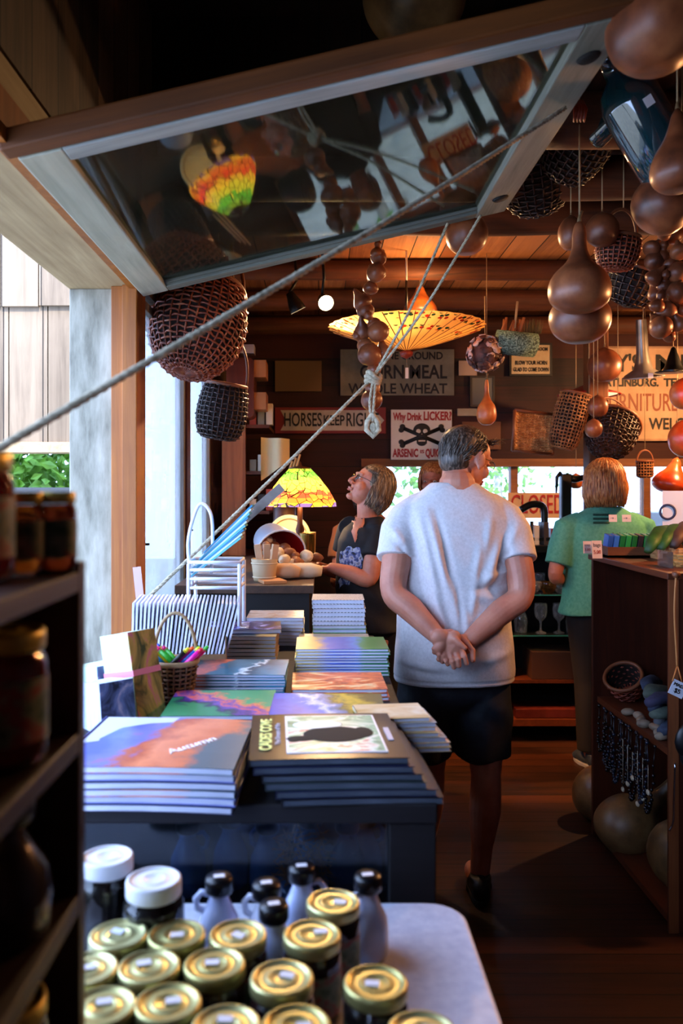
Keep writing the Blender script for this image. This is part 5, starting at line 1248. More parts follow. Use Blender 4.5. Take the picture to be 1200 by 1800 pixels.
b = MB(); b.tube([(0, -.01, -.14), (-.022, -.012, -.17), (-.024, -.012, -.20), (.0, -.012, -.225), (.022, -.012, -.20), (.018, -.012, -.17), (0, -.01, -.145)], .011, 8, caps=False); b.ell((0, -.01, -.15), (.012, .012, .02)); b.ell((0, -.01, -.195), (.016, .008, .024)); b.build('tassel', ROPE, r2)
# ================================================================ SIGNS ON THE BACK WALL
SGN = mottled('sign_cream', [(.3, '#a89068'), (.7, '#cbb48c')], 6, 4, .7, bmp=.03)
SGW = mottled('sign_white', [(.3, '#d8cdb8'), (.7, '#f0e8d8')], 4, 4, .6, bmp=.03)
INK = plain('sign_black', '#0c0a0a', .6); RED = plain('sign_red', '#a81414', .55); GRN = plain('sign_faded_brown', '#8a4a30', .6)
def board(name, label, x0, y0, x1, y1, Y, mat, frame=None, t=.018, cat='sign'):
    a = at(x0, y0, Y); c = at(x1, y1, Y); w_, h_ = c.x-a.x, a.z-c.z
    o = thing(name, label, cat, ((a.x+c.x)/2, Y, (a.z+c.z)/2))
    MB().box(-w_/2, 0, -h_/2, w_/2, t, h_/2).build('board', mat, o, bevel=.002)
    if frame:
        b = MB(); f = .012; b.box(-w_/2-f, -.006, h_/2-.002, w_/2+f, t, h_/2+f); b.box(-w_/2-f, -.006, -h_/2-f, w_/2+f, t, -h_/2+.002); b.box(-w_/2-f, -.006, -h_/2, -w_/2+.002, t, h_/2); b.box(w_/2-.002, -.006, -h_/2, w_/2+f, t, h_/2); b.build('frame', frame, o)
    return o, w_, h_
def ltr(o, txt, px0, px1, pyc, hpx, Y, mat, ctr, bold=.002, shear=0):
    """lettering that spans px0..px1 of the photograph, centred on row pyc"""
    a = at((px0+px1)/2, pyc, Y); width = (px1-px0)/1450*Y
    letters(txt, o, hpx/1450*Y*1.38, mat, (a.x-ctr.x, -.0025, a.z-ctr.z), width=width, bold=bold, shear=shear)
YB = 5.79
o, w_, h_ = board('wall_sign', 'faded cream sign reading stone ground corn meal and whole wheat', 598, 614, 798, 695, YB, mottled('sign_dim', [(.3, '#6a6450'), (.7, '#8f8870')], 6, 4, .7, bmp=.03)); c = o.location
ltr(o, 'STONE GROUND', 648, 778, 626, 13, YB, INK, c); ltr(o, 'CORN MEAL', 632, 785, 655, 24, YB, INK, c, .003); ltr(o, 'WHOLE WHEAT', 612, 786, 684, 18, YB, INK, c, .002)
o, w_, h_ = board('wall_sign', 'blank brownish board on the wall above the arrow sign', 483, 634, 565, 688, YB, plain('board_brown', '#6a5234', .8))
o, w_, h_ = board('wall_sign', 'red-bordered arrow sign reading horses keep right', 483, 716, 678, 762, YB, plain('sign_dark_red', '#7a1414', .6)); c = o.location
b = MB(); sx_ = w_/2; sh_ = h_/2
b.add([(-sx_*.90, -.004, sh_*.78), (-sx_*.80, -.004, 0), (-sx_*.90, -.004, -sh_*.78), (sx_*.80, -.004, -sh_*.78), (sx_*.97, -.004, 0), (sx_*.80, -.004, sh_*.78)], [(5, 4, 3, 2, 1, 0)][::1])
b.f = [tuple(reversed(b.f[0]))]
b.build('white_arrow', mottled('sign_offwhite', [(.3, '#a8a090'), (.7, '#cfc8b8')], 6, 3, .6, bmp=0), o)
for tx, a_, b_, hh, dy in (('HORSES', 499, 565, 24, 0), ('KEEP', 568, 605, 18, 1), ('RIGHT', 608, 665, 24, 0)): 
    q = at((a_+b_)/2, 739+dy, YB); letters(tx, o, hh/1450*YB*1.38, INK, (q.x-c.x, -.0065, q.z-c.z), width=(b_-a_)/1450*YB, bold=.002)
o, w_, h_ = board('wall_sign', 'white warning sign with a black skull and crossbones and red words', 687, 720, 794, 808, YB-.02, SGW); c = o.location; Ys = YB-.02
ltr(o, 'Why Drink', 690, 741, 733, 13, Ys, RED, c, .003); ltr(o, 'LICKER?', 744, 793, 732, 15, Ys, RED, c, .003)
ltr(o, 'ARSENIC', 690, 735, 797, 14, Ys, RED, c, .003); ltr(o, 'IS', 738, 745, 794, 6, Ys, RED, c, .001); ltr(o, 'QUICKER', 747, 791, 797, 14, Ys, RED, c, .003)
sk = MB(); q = at(741, 764, Ys)-c; k = Ys/1450
def sp(dx, dy): return (q.x+dx*k, -.003, q.z-dy*k)
sk.ell(sp(0, -8), (15*k, .0025, 12*k)); sk.box(q.x-9*k, -.0045, q.z-16*k, q.x+9*k, -.001, q.z-2*k); sk.ell(sp(0, 15), (8*k, .0025, 5*k))
for sg in (-1, 1):
    sk.tube([sp(-sg*32, -11), sp(sg*32, 16)], 3.4*k, 8, flat=.4, up=(0, 1, 0))
    for ex_, ey in ((-sg*34, -14), (-sg*36, -8), (sg*34, 19), (sg*36, 13)): sk.ell(sp(ex_, ey), (5*k, .0025, 4.6*k))
sk.build('skull_and_crossbones', INK, o)
e_ = MB(); 
for dx in (-6, 6): e_.ell((sp(dx, -6)[0], -.0055, sp(dx, -6)[2]), (4*k, .001, 3.8*k))
e_.ell((sp(0, 1)[0], -.0055, sp(0, 1)[2]), (1.6*k, .001, 2.6*k)); e_.box(q.x-6*k, -.0062, q.z-12*k, q.x+6*k, -.0055, q.z-10*k); e_.build('eye_holes', SGW, o)
o, w_, h_ = board('wall_sign', 'small cream sign with lines of small print half behind the cinnamon holder', 898, 606, 967, 658, YB, SGN, INK); c = o.location
ltr(o, 'ROOM', 944, 962, 614, 6, YB, INK, c, .001); ltr(o, 'BLOW YOUR HORN', 905, 961, 638, 7, YB, INK, c, .001); ltr(o, 'GLAD TO COME DOWN', 902, 964, 650, 7, YB, INK, c, .001)
o, w_, h_ = board('wall_sign', 'big cream shop sign with black and brown lettering at the right', 1046, 612, 1330, 772, YB, mottled('sign_tan', [(.3, '#b08c6c'), (.7, '#d0ac88')], 5, 4, .7, bmp=.03), mottled('sign_frame', [(.3, '#8a6a50'), (.7, '#b89478')], 5, 3, .7)); c = o.location
ltr(o, "Y'S", 1082, 1126, 640, 30, YB, INK, c, .004); ltr(o, 'MILL', 1150, 1262, 640, 30, YB, INK, c, .004)
ltr(o, 'GATLINBURG.', 1050, 1157, 673, 14, YB, INK, c, .003); ltr(o, 'TENN.', 1166, 1222, 673, 14, YB, INK, c, .003)
ltr(o, 'FURNITURE', 1058, 1190, 709, 32, YB, GRN, c, .001)
ltr(o, 'VISITORS', 1052, 1121, 748, 17, YB, INK, c, .002); ltr(o, 'WELCOME', 1140, 1250, 746, 20, YB, INK, c, .003)
board('picture_frame', 'small dark framed picture behind the ladle gourd', 829, 664, 866, 712, YB, plain('picture_grey', '#5a5a54', .5), plain('frame_black', '#1a1a1c', .4), cat='picture')
board('paper_note', 'pale note pinned left of the flower ball', 806, 634, 838, 660, YB, plain('note_pale', '#a08878', .8), t=.002, cat='note')
board('wall_plaque', 'narrow tan plaque low on the wall beside the ladle gourd', 804, 718, 838, 731, YB, SGN)
board('wall_plaque', 'brown wooden plaque behind the top of the man\'s head', 812, 741, 880, 790, YB, plain('plaque_brown', '#6a3c1e', .6))
# CLOSED sign in the window
o, w_, h_ = board('closed_sign', 'tan sign with red letters reading closed in the back window', 893, 866, 985, 911, 5.775, mottled('sign_kraft', [(.3, '#c89c70'), (.7, '#e0bc90')], 5, 3, .7)); c = o.location
ltr(o, 'CLOSED', 898, 990, 888, 34, 5.775, RED, c, .001)
ltr(o, 'PLEASE', 898, 972, 873, 8, 5.775, RED, c, .001) if False else None

# lamp shades and metal bits between the signs
def shade_lamp(name, label, px, py, Y, r, h, mat, rim, cat='lamp'):
    c = at(px, py, Y); t = thing(name, label, cat, c)
    MB().lathe([(r, 0), (r*.96, .006), (r*.55, h*.55), (r*.22, h), (.0005, h*1.02)], 28, cap=False).build('shade', mat, t)
    MB().tube([(r*math.cos(2*PI*i/30), r*math.sin(2*PI*i/30), 0) for i in range(31)], .004, 6, caps=False).build('rim', rim, t)
    MB().tube([(0, 0, h), (0, 0, max(.1, 2.62-c.z))], .003, 6).build('cord', BLKM, t); return t
t = shade_lamp('pendant_lamp', 'pendant lamp with a pale glass shade and red rim beside the middle post', 1035, 694, 5.25, .19, .06, plain('red_enamel', '#7a1418', .35), RED)
MB().lathe([(.0005, -.02), (.10, -.015), (.175, .004)], 24).build('diffuser', glow('diffuser_glow', '#ffd8a0', 1.6), t)
fl = thing('tin_funnel', 'upturned grey tin funnel with price stickers hanging before the big sign', 'funnel', at(1130, 652, 4.9))
MB().lathe([(.115, -.035), (.105, -.02), (.055, .01), (.045, .05), (.035, .11), (.030, .30)], 28, cap=False).build('cone', mottled('tin_grey', [(.3, '#6a645c'), (.7, '#a8a098')], 6, 3, .3, metal=.7, bmp=.05), fl, rot=(.15, -.1, 0))
MB().tube([(.115*math.cos(2*PI*i/30), .115*math.sin(2*PI*i/30), -.036) for i in range(31)], .005, 6, caps=False).build('rim', plain('tin_pale', '#b8b0a8', .3, .6), fl, rot=(.15, -.1, 0))
MB().box(-.02, -.125, -.06, .01, -.122, -.03).build('price_sticker', STICK, fl); MB().tube([(0, 0, .29), (0, 0, .42)], .003, 5).build('cord', STR, fl)
ht = thing('tin_bell', 'small black pointed tin bell hanging in front of the big sign', 'bell', at(1183, 652, 4.7))
MB().lathe([(.10, -.005), (.06, .0), (.045, .03), (.03, .08), (.012, .13), (.0005, .14)], 22).build('cone', BLKM, ht); MB().tube([(0, 0, .13), (0, 0, .5)], .002, 5).build('cord', STR, ht)
# black iron stand in front of the window
ir = thing('iron_bracket', 'tall black iron stand in front of the back window with a short arm', 'iron stand', at(994, 950, 5.2))
MB().box(-.035, -.03, 0, .03, .03, .42).build('column', BLKM, ir, bevel=.006); MB().tube([(.0, 0, .40), (.06, 0, .385), (.13, 0, .40)], [.028, .022, .018], 10).build('arm', BLKM, ir); MB().tube([(-.03, 0, .43), (-.055, 0, .40), (-.06, 0, .30)], [.012, .012, .006], 8).build('hook', BLKM, ir)
ir2 = thing('iron_press', 'black iron bow-shaped press on the back counter beside the man\'s shoulder', 'press', at(940, 950, 5.15))
MB().tube(spl([(-.09, 0, .19), (-.02, 0, .225), (.05, 0, .21), (.06, 0, .12), (.06, 0, 0)]), .022, 10).build('bow', BLKM, ir2); MB().tube([(-.02, 0, .12), (-.02, 0, .04)], .012, 8).build('screw', BLKM, ir2); MB().box(-.08, -.04, 0, .09, .04, .02).build('base', BLKM, ir2)
cd = thing('candy_ornament', 'red and white striped ornament hanging in the right window', 'ornament', at(1166, 862, 4.9))
for k in range(7): MB().tube([(.002*k, 0, .05-.016*k), (.002*k+.003, 0, .034-.016*k)], .010, 8).build('stripe', plain('stripe_%s' % ('red' if k % 2 else 'white'), '#c01818' if k % 2 else '#f0e8e0', .4), cd)
bc = thing('bird_card', 'round-pictured white card leaning at the right edge of the cabinet top', 'card', at(1186, 900, 3.5), (0, 0, -.2))
MB().box(-.05, 0, -.09, .06, .004, .09).build('card', plain('card_white', '#d8dce0', .6), bc); MB().tube([(.03*math.cos(2*PI*i/24)-.03, -.002, .03*math.sin(2*PI*i/24)) for i in range(25)], .005, 6, caps=False).build('ring', plain('ring_navy', '#2a3458', .5), bc)
# ================================================================ RIGHT CABINET AND WHAT IS ON AND IN IT
cab = thing('shelf_cabinet', 'brown wooden cabinet open toward the aisle, with gourds in its bottom', 'cabinet', (1.225, 3.295, 0))
D = .62; y0, y1 = -.415, .415
MB().box(0, y0, 0, D, y0+.022, 1.235).build('side_panel', W_brown, cab, bevel=.002); MB().box(0, y1-.022, 0, D, y1, 1.235).build('side_panel', W_brown, cab, bevel=.002)
MB().box(D-.012, y0+.022, .03, D, y1-.022, 1.235).build('back_panel', W_brown, cab)
MB().box(-.012, y0-.01, 1.235, D+.01, y1+.01, 1.258).build('cabinet_top', W_brownx, cab, bevel=.003)
MB().box(0, y0+.022, .03, D-.012, y1-.022, .055).build('shelf', W_brownx, cab); MB().box(.02, y0+.022, .60, D-.012, y1-.022, .625).build('shelf', W_brownx, cab)
MB().box(.04, y0+.022, 0, .06, y1-.022, .03).build('plinth', W_brownx, cab)
MB().box(-.004, y0-.003, 0, .03, y0, 1.235).build('edge_strip', wood('cabinet_edge', '#5c2e18', '#9a5a34', 'z', .8, .45), cab)
# inside: gourds
def floor_gourd(label, kind, p, h, m, tilt, sq=1.0, seed=0): return gourd('gourd', label, kind, p, h, GM[m], tilt, sq, 0, 'gourds lying in the cabinet', seed=seed)
floor_gourd('long-necked tan gourd lying in the bottom of the cabinet', 'bottle', (1.375, 3.47, .21), .46, 2, (0, .80, -.15), .80, 1)
floor_gourd('big round tan gourd in the bottom of the cabinet, nearest the front panel', 'round', (1.375, 3.08, .19), .27, 2, (.5, .4, 0), 1.0, 2)
floor_gourd('pale gourd standing on the floor just beyond the far end of the cabinet', 'round', (1.31, 3.87, .135), .27, 2, (.1, .1, 0), .85, 3)
# heap of folded cloths and bits on the middle shelf
rq = random.Random(12)
bl = [mottled('cloth_slate', [(.3, '#1c2432'), (.7, '#3c4860')], 12, 3, .9), mottled('cloth_grey', [(.3, '#30343c'), (.7, '#5c626c')], 12, 3, .9), mottled('cloth_violet', [(.3, '#26243a'), (.7, '#444260')], 12, 3, .9), mottled('cloth_sage', [(.3, '#3a443c'), (.7, '#5c685c')], 12, 3, .9)]
for k in range(9):
    b = MB(); b.tube([(-.10, 0, 0), (-.03, .01, .012), (.04, -.01, .01), (.10, 0, 0)], [.022, .032, .034, .024], 16, flat=.7)
    me = b.mesh('cloth', bl[k % 4]); displace(me, lambda P, N: .008*noise3(P, 70, k))
    lv = k//3; o = link('rolled_cloth', me, None, (1.345+.02*(k % 3)-.01*lv, 3.08+.13*(k % 3)+.03*lv, .652+.045*lv), (0, .1, .5+.3*(k % 3)))
    tag(o, ['slate blue', 'grey', 'violet grey', 'sage green'][k % 4]+' rolled cloth in the cabinet heap, '+['bottom', 'middle', 'top'][lv]+' layer, '+['near side', 'middle', 'far side'][k % 3], 'cloth', 'rolled cloths on the cabinet shelf')
basket('red_basket', 'small red-brown basket tipped at the far end of the middle shelf', [(.0, -.06), (.05, -.055), (.07, 0), (.078, .05)], mottled('wicker_rust', [(.3, '#5a1c10'), (.7, '#a8482c')], 30, 3, .5), RIMR, (1.34, 3.60, .70), (.5, -.5, 0), 22, 9, .004, group='baskets in the cabinet')
for k in range(7):
    b = MB(); b.ell((0, 0, 0), (.028, .018, .016), n=14, k=8); me = b.mesh('pebble', mottled('soap_stone', [(.3, '#6a5c4c'), (.7, '#a08e78')], 10, 3, .6)); displace(me, lambda P, N: .003*noise3(P, 90, k))
    o = link('stone', me, None, (1.262+.012*(k % 3), 3.04+.055*k, .640), (0, 0, k)); tag(o, 'pale rounded stone at the edge of the middle shelf, %s from the front panel' % NTH[k], 'stone', 'pale stones on the cabinet shelf')
# black bead necklaces hanging from the shelf edge
for k in range(12):
    b = MB(); y = -.02+.0*k; n = 26; w_ = .030+.01*rq.random(); L_ = .16+.14*rq.random()
    pts = []
    for i in range(n+1):
        t = PI*i/n; pts.append(Vector((-.012*math.sin(t)+rq.uniform(-.003, .003), w_*math.cos(t), -L_*abs(math.sin(t))**.6)))
    b.tube(pts, .0014, 4)
    for i, p in enumerate(pts): b.ell(p, (.0055+.003*rq.random(),)*3, n=8, k=6)
    o = b.build('bead_necklace', plain('bead_%d' % (k % 3), ['#0c0c12', '#1c2434', '#14100f'][k % 3], .15), None, (1.222-.006*(k % 2), 3.04+.045*k, .612))
    tag(o, 'black bead necklace hanging over the shelf edge, %s from the front panel' % NTH[k], 'necklace', 'necklaces hanging in the cabinet')
for k in range(6):
    b = MB(); b.ell((0, 0, 0), (.006, .014, .010), n=12, k=8); b.tube([(0, 0, .01), (0, 0, .10+.05*(k % 3))], .001, 4)
    o = b.build('bone_pendant', plain('bone_pale', '#c8bca0', .4), None, (1.205, 3.02+.05*k, .44-.04*(k % 3))); tag(o, 'pale bone pendant dangling among the black necklaces, %s from the front panel' % NTH[k], 'pendant', 'pendants hanging in the cabinet')
# tag on a cord at the near panel
tg = thing('hang_tag', 'white hand-lettered tag hanging on a cord at the cabinet\'s front panel', 'tag', at(1188, 1010, 2.80))
MB().tube(spl([(0, 0, 0), (-.006, 0, -.12), (.0, 0, -.25), (.003, 0, -.31)]), .0035, 6).build('cord', plain('leather_cord', '#b8763c', .6), tg); MB().tube([(.003, 0, -.31), (-.012, 0, -.36), (.02, 0, -.365), (.004, 0, -.31)], .0025, 5).build('loop', plain('leather_cord', '#b8763c', .6), tg)
o = MB().box(-.026, -.001, -.026, .026, .001, .026).build('tag_card', plain('tag_card', '#dfe4f0', .6), tg, (.006, 0, -.388), (0, .45, 0))
letters('MADE', o, .016, INK, (.0, -.002, .011)); letters('$5', o, .022, INK, (.0, -.002, -.008))
MB().lathe([(.0005, -.01), (.012, -.008), (.012, .008), (.0005, .01)], 12, 0, rotm(PI/2)).build('peg', RIMR, tg)
pu = thing('black_pouch', 'black leather pouch hanging on the cabinet\'s front panel under the tag', 'pouch', (1.285, 2.84, .68))
b = MB(); b.ell((0, 0, 0), (.06, .022, .07)); b.ell((.01, 0, -.05), (.055, .02, .05)); me = b.mesh('pouch', plain('pouch_black', '#0a0a0c', .4)); displace(me, lambda P, N: .004*noise3(P, 60, 1)); link('bag', me, pu)
for k in range(5): MB().tube([(-.02+.02*k, -.01, -.08), (-.02+.018*k, -.012, -.17-.03*(k % 2))], [.003, .002], 6).build('fringe', plain('pouch_black', '#0a0a0c', .4), pu)
wr = MB().tube(spl([(0, 0, 0), (-.004, 0, -.13), (-.006, 0, -.2), (-.02, 0, -.235)]), .0035, 8).build('metal_rod', plain('steel_bright', '#b8bcc8', .15, 1), None, (1.235, 2.86, .60)); tag(wr, 'thin shiny metal hook hanging on the cabinet front near its open side', 'hook')
# on top --------------------------------------------------------
ZT = 1.2585
tw = thing('wooden_crate', 'low wooden tray at the far end of the cabinet top full of small packets', 'tray', (1.33, 3.60, ZT))
WT = wood('tray_wood', '#4a2818', '#7a4a2c', 'x', .8, .5)
MB().box(-.10, -.09, 0, .12, .09, .01).build('base', WT, tw); MB().box(-.10, -.09, 0, .12, -.08, .045).build('side', WT, tw); MB().box(-.10, .08, 0, .12, .09, .045).build('side', WT, tw); MB().box(-.10, -.08, 0, -.09, .08, .045).build('side', WT, tw); MB().box(.11, -.08, 0, .12, .08, .045).build('side', WT, tw)
cl = ['#2a5ab0', '#3a78d0', '#1c7a3c', '#2c9a48', '#186a30', '#24242c', '#1c7a3c', '#2c9a48']
for k in range(8):
    o = MB().box(-.011, -.03, 0, .011, .03, .085).build('packet', plain('packet_%s' % cl[k].strip('#'), cl[k], .3), None, (1.255+.026*k, 3.60, ZT+.0105), (.12, .1, 0), bevel=.002)
    tag(o, ['blue', 'light blue', 'green', 'bright green', 'dark green', 'black', 'green', 'bright green'][k]+' packet standing in the tray, %s from the aisle' % NTH[k], 'packet', 'packets in the tray')
def price(label, px, py, Y, wd_, hh, rz=0, txt=()):
    c = at(px, py, Y); t = thing('price_card', label, 'price card', c, (-.12, 0, rz), 'price cards on the cabinet'); MB().box(-wd_/2, 0, -hh/2, wd_/2, .0015, hh/2).build('card', plain('price_white', '#e0d0cc', .6), t)
    for i, (tx, z) in enumerate(txt): letters(tx, t, hh*.30, RED if i else plain('price_grey', '#50505c', .6), (0, -.001, z*hh), width=wd_*.7, depth=.0004)
    return t
price('white price card hanging over the cabinet edge, left of two', 1032, 962, 3.50, .035, .052, 0, (('soap', .2), ('3.00', -.2)))
price('white price card hanging over the cabinet edge, right of two', 1049, 966, 3.48, .045, .075, .15, (('bags', .25), ('5.00', -.15)))
price('white price card above the packets, left of two', 1077, 911, 3.66, .036, .032, 0, (('4.', 0),)); price('white price card above the packets, right of two', 1101, 911, 3.66, .04, .032, 0, (('4.', 0),))
for k in range(3):
    o = MB().tube([(0, 0, 0), (0, 0, .10)], .0015, 5).build('price_holder', BLKM, None, (at(1077+12*k, 911, 3.665)[0], 3.665, ZT)); tag(o, 'thin wire holding a price card in the tray, %s from the aisle' % NTH[k], 'wire')
bs = thing('splint_basket', 'long shallow splint basket of green pouches on the cabinet top', 'basket', (1.60, 3.42, ZT))
WS = mottled('splint_tan', [(.3, '#8a5a30'), (.7, '#d0a468')], 12, 3, .6, (1, 1, 12))
for (a0, b0, a1, b1) in ((-.19, -.10, .2, -.094), (-.19, .094, .2, .10), (-.19, -.094, -.184, .094), (.194, -.094, .2, .094)): MB().box(a0, b0, 0, a1, b1, .055).build('side', WS, bs)
MB().box(-.184, -.094, 0, .194, .094, .005).build('base', WS, bs)
b = MB()
for k in range(14): x = -.18+.028*k; b.box(x, -.104, .004, x+.014, -.100, .05)
b.build('splint_weave', wood('splint_light', '#b08454', '#e0bc88', 'z', 1, .6), bs)
GC = mottled('pouch_green', [(.3, '#12320f'), (.6, '#2a5c20'), (.8, '#5a8a34')], 10, 3, .55)
GD = mottled('pouch_brown', [(.3, '#2a1c14'), (.7, '#5a3c2c')], 10, 3, .55)
for k in range(8):
    b = MB(); b.tube([(0, -.12, 0), (0, -.05, .02), (0, .04, .03), (0, .11, .02)], [.016, .030, .032, .018], 14, flat=.75); me = b.mesh('pouch', [GC, GC, GD][k % 3]); displace(me, lambda P, N: .004*noise3(P, 60, k))
    o = link('fabric_pouch', me, None, (1.40+.052*k, 3.40, ZT+.075+.010*k), (.30, .0, -.75)); tag(o, ['green', 'green', 'dark brown'][k % 3]+' pouch in the long basket, %s from the aisle' % NTH[k], 'pouch', 'pouches in the long basket')
for k in range(6):
    b = MB(); b.tube([(-.05, 0, 0), (0, .01, .012), (.05, 0, 0)], [.008, .012, .008], 10, flat=.6); o = b.build('leather_roll', plain('leather_rust', '#8a4424', .6), None, (1.50+.035*k, 3.62, ZT+.065+.01*(k % 2)), (0, .2, .3*k)); tag(o, 'rust leather roll behind the green pouches, %s from the aisle' % NTH[k], 'leather roll', 'leather rolls on the cabinet')
MB().box(1.45, 3.57, ZT, 1.74, 3.67, ZT+.052).build('leather_box', plain('box_dark', '#1c100a', .6)); tag(bpy.data.objects['leather_box'], 'dark low box under the rust leather rolls', 'box')
# clear plastic box with straw sticks, orange bag
cb_ = thing('clear_box', 'clear plastic box of pale wooden sticks near the front of the cabinet top', 'box', (1.42, 3.10, ZT))
PL = glass('clear_plastic', '#f6f4ee', .03, '#ffffff', 1.4)
for (a0, b0, a1, b1) in ((-.12, -.07, .12, -.068), (-.12, .068, .12, .07), (-.12, -.068, -.118, .068), (.118, -.068, .12, .068)): MB().box(a0, b0, 0, a1, b1, .06).build('side', PL, cb_)
for k in range(14):
    a = rq.uniform(-.3, .3); o = MB().tube([(-.085, 0, 0), (.085, 0, 0)], .0055, 8).build('wooden_stick', plain('stick_straw', '#e0b060', .5), None, (1.42, 3.05+.008*k, ZT+.008+.011*(k % 4)), (0, rq.uniform(-.04, .04), a*.3)); tag(o, 'pale wooden stick in the clear box, %s from the front' % NTH[k], 'stick', 'sticks in the clear box')
og = thing('plastic_bag', 'crinkled clear bag of orange candy at the front of the cabinet top', 'bag', (1.50, 2.945, ZT+.0))
b = MB(); b.ell((0, 0, .028), (.10, .045, .030), n=30, k=18); me = b.mesh('bag', glass('bag_film', '#f8e8d0', .05, '#ffffff', 2.2, .05)); displace(me, lambda P, N: .006*noise3(P, 90, 1)+.004*noise3(P, 170, 2)); link('film', me, og)
for k in range(26): MB().tube([(-.012, 0, 0), (.012, 0, 0)], .006, 6).build('candy', plain('candy_orange' if k % 3 else 'candy_brown', '#d87a28' if k % 3 else '#8a3c18', .3), og, (rq.uniform(-.07, .07), rq.uniform(-.025, .025), .012+rq.random()*.026), (0, rq.uniform(-.5, .5), rq.uniform(0, 3)))
b = MB(); b.ell((0, 0, .03), (.11, .05, .032), n=30, k=18); me = b.mesh('bag', glass('bag_film', '#f8e8d0', .05, '#ffffff', 2.2, .05)); displace(me, lambda P, N: .007*noise3(P, 80, 5)+.004*noise3(P, 150, 2)); o = link('plastic_bag', me, None, (1.66, 3.08, ZT), (0, 0, .4)); tag(o, 'second crinkled clear bag lying behind the orange candy', 'bag')

# ================================================================ BACK COUNTER WITH GLASSWARE
kc = thing('back_counter', 'dark back counter with open glass shelves between the man and the person in green', 'counter', (1.35, 5.30, 0))
MB().box(-.30, -.25, 1.16, 1.5, .30, 1.205).build('countertop', plain('counter_black', '#0e0808', .3), kc, bevel=.004)
MB().box(-.30, .10, 0, 1.5, .30, 1.16).build('back', plain('counter_inside', '#0a0605', .8), kc); MB().box(-.30, -.25, 0, -.27, .10, 1.16).build('side_panel', W_brown, kc); MB().box(1.47, -.25, 0, 1.5, .10, 1.16).build('side_panel', W_brown, kc)
MB().box(-.27, -.25, .10, 1.47, .10, .14).build('shelf', W_brownx, kc); MB().box(-.27, -.24, .36, 1.47, .10, .38).build('shelf', W_brownx, kc)
GS = plain('shelf_glass_edge', '#3a8a78', .1)
for z in (.645, .895): MB().box(-.27, -.23, z, 1.47, .10, z+.008).build('glass_shelf', glass('shelf_glass', '#c8e8dc', .03, '#cfe0d8', 1.2), kc); MB().box(-.27, -.232, z, 1.47, -.23, z+.008).build('shelf_edge', GS, kc)
CG = glass('clear_glass', '#f0f2f0', .16, '#ffffff', 3.2, .05)  # white veil and extra mirroring stand in for bright glints on the glassware
def glassy(name, label, prof, loc, cat, group=None, mat=CG): 
    o = MB().lathe(prof_spl(prof, 4), 24).build(name, mat, None, loc); return tag(o, label, cat, group)
gob = [(.034, 0), (.030, .006), (.008, .018), (.007, .065), (.014, .078), (.034, .10), (.040, .14), (.038, .185)]
bot = [(.034, 0), (.040, .01), (.042, .08), (.030, .12), (.013, .15), (.012, .18), (.018, .195), (.012, .205)]
for i, (px, lab) in enumerate(((950, 'goblet left of the other on the lower glass shelf'), (982, 'goblet right of the other on the lower glass shelf'))):
    c = at(px, 1100, 5.15); glassy('glass_goblet', 'cut glass '+lab, gob, (c.x, 5.15, .6535), 'goblet')
for i, (px, lab) in enumerate(((915, 'nearest the man\'s arm'), (1006, 'beside the person in green'))):
    c = at(px, 1100, 5.18); glassy('glass_decanter', 'stoppered clear decanter on the lower glass shelf '+lab, bot, (c.x, 5.18, .6535), 'decanter')
bowl = [(.025, 0), (.03, .005), (.05, .03), (.055, .06), (.05, .075)]
for i, px in enumerate((935, 962, 985)):
    c = at(px, 1040, 5.15); glassy('glass_bowl', 'glass bowl on the upper shelf of the back counter, %s from the man' % NTH[i], bowl, (c.x, 5.14, .9035), 'bowl', None, [CG, glass('amber_glass', '#e8b878', .1, '#d8a060', 1.6), CG][i])
for i, px in enumerate((925, 948, 975, 995)):
    c = at(px, 1040, 5.3); glassy('glass_tumbler', 'glass tumbler at the back of the upper shelf, %s from the man' % NTH[i], [(.03, 0), (.034, .05), (.036, .11)], (c.x, 5.30, .9035), 'tumbler')
bxo = MB().box(-.16, -.12, 0, .16, .12, .17).build('storage_box', plain('box_brown', '#3a1e10', .7), None, (1.47, 5.19, .381), bevel=.003); tag(bxo, 'brown box on the shelf under the glassware', 'box')
tin = MB().box(-.19, -.10, 0, .19, .10, .06).build('glass_tray', mottled('tray_reddish', [(.3, '#3a1410'), (.7, '#6a2c28')], 6, 3, .2), None, (1.40, 5.17, .1405), bevel=.006); tag(tin, 'shallow reddish tray on the lowest shelf of the back counter', 'tray')
cc = ['#c83c20', '#e8d8b8', '#2a1c18', '#a82c1c', '#d8c0a0', '#3a2c28', '#8a1c14', '#e0c8a0']
for k in range(8):
    o = MB().box(-.016, -.05, 0, .016, .05, .10+.02*(k % 3)).build('gift_box', plain('giftbox_'+cc[k].strip('#'), cc[k], .5), None, (1.10+.055*k+(.0 if k < 4 else .03), 5.16, 1.2055), (0, 0, .1*(k % 3-1)), bevel=.002); tag(o, 'small coloured box on the back counter, %s from the man' % NTH[k], 'box', 'little boxes on the back counter')
sg = MB().box(-.04, 0, 0, .05, .02, .11).build('card_stand', plain('card_peach', '#e0b48c', .6), None, (at(928, 945, 5.3)[0], 5.28, 1.2055)); tag(sg, 'peach card standing on the back counter by the man\'s sleeve', 'card')

# ================================================================ LEFT COUNTER: LAMP, BUCKET, POT, SHELVES
lc = thing('side_counter', 'black-fronted counter along the left wall carrying the coloured glass lamp', 'counter', (-.30, 4.15, 0))
MB().box(-.30, -.72, 1.115, .28, .78, 1.15).build('countertop', wood('counter_board', '#2a1c14', '#5a4030', 'y', .8, .5), lc, bevel=.003); MB().box(-.30, -.70, 0, .26, .76, 1.115).build('front', plain('counter_front_black', '#08070a', .6), lc)
ZC = 1.1505
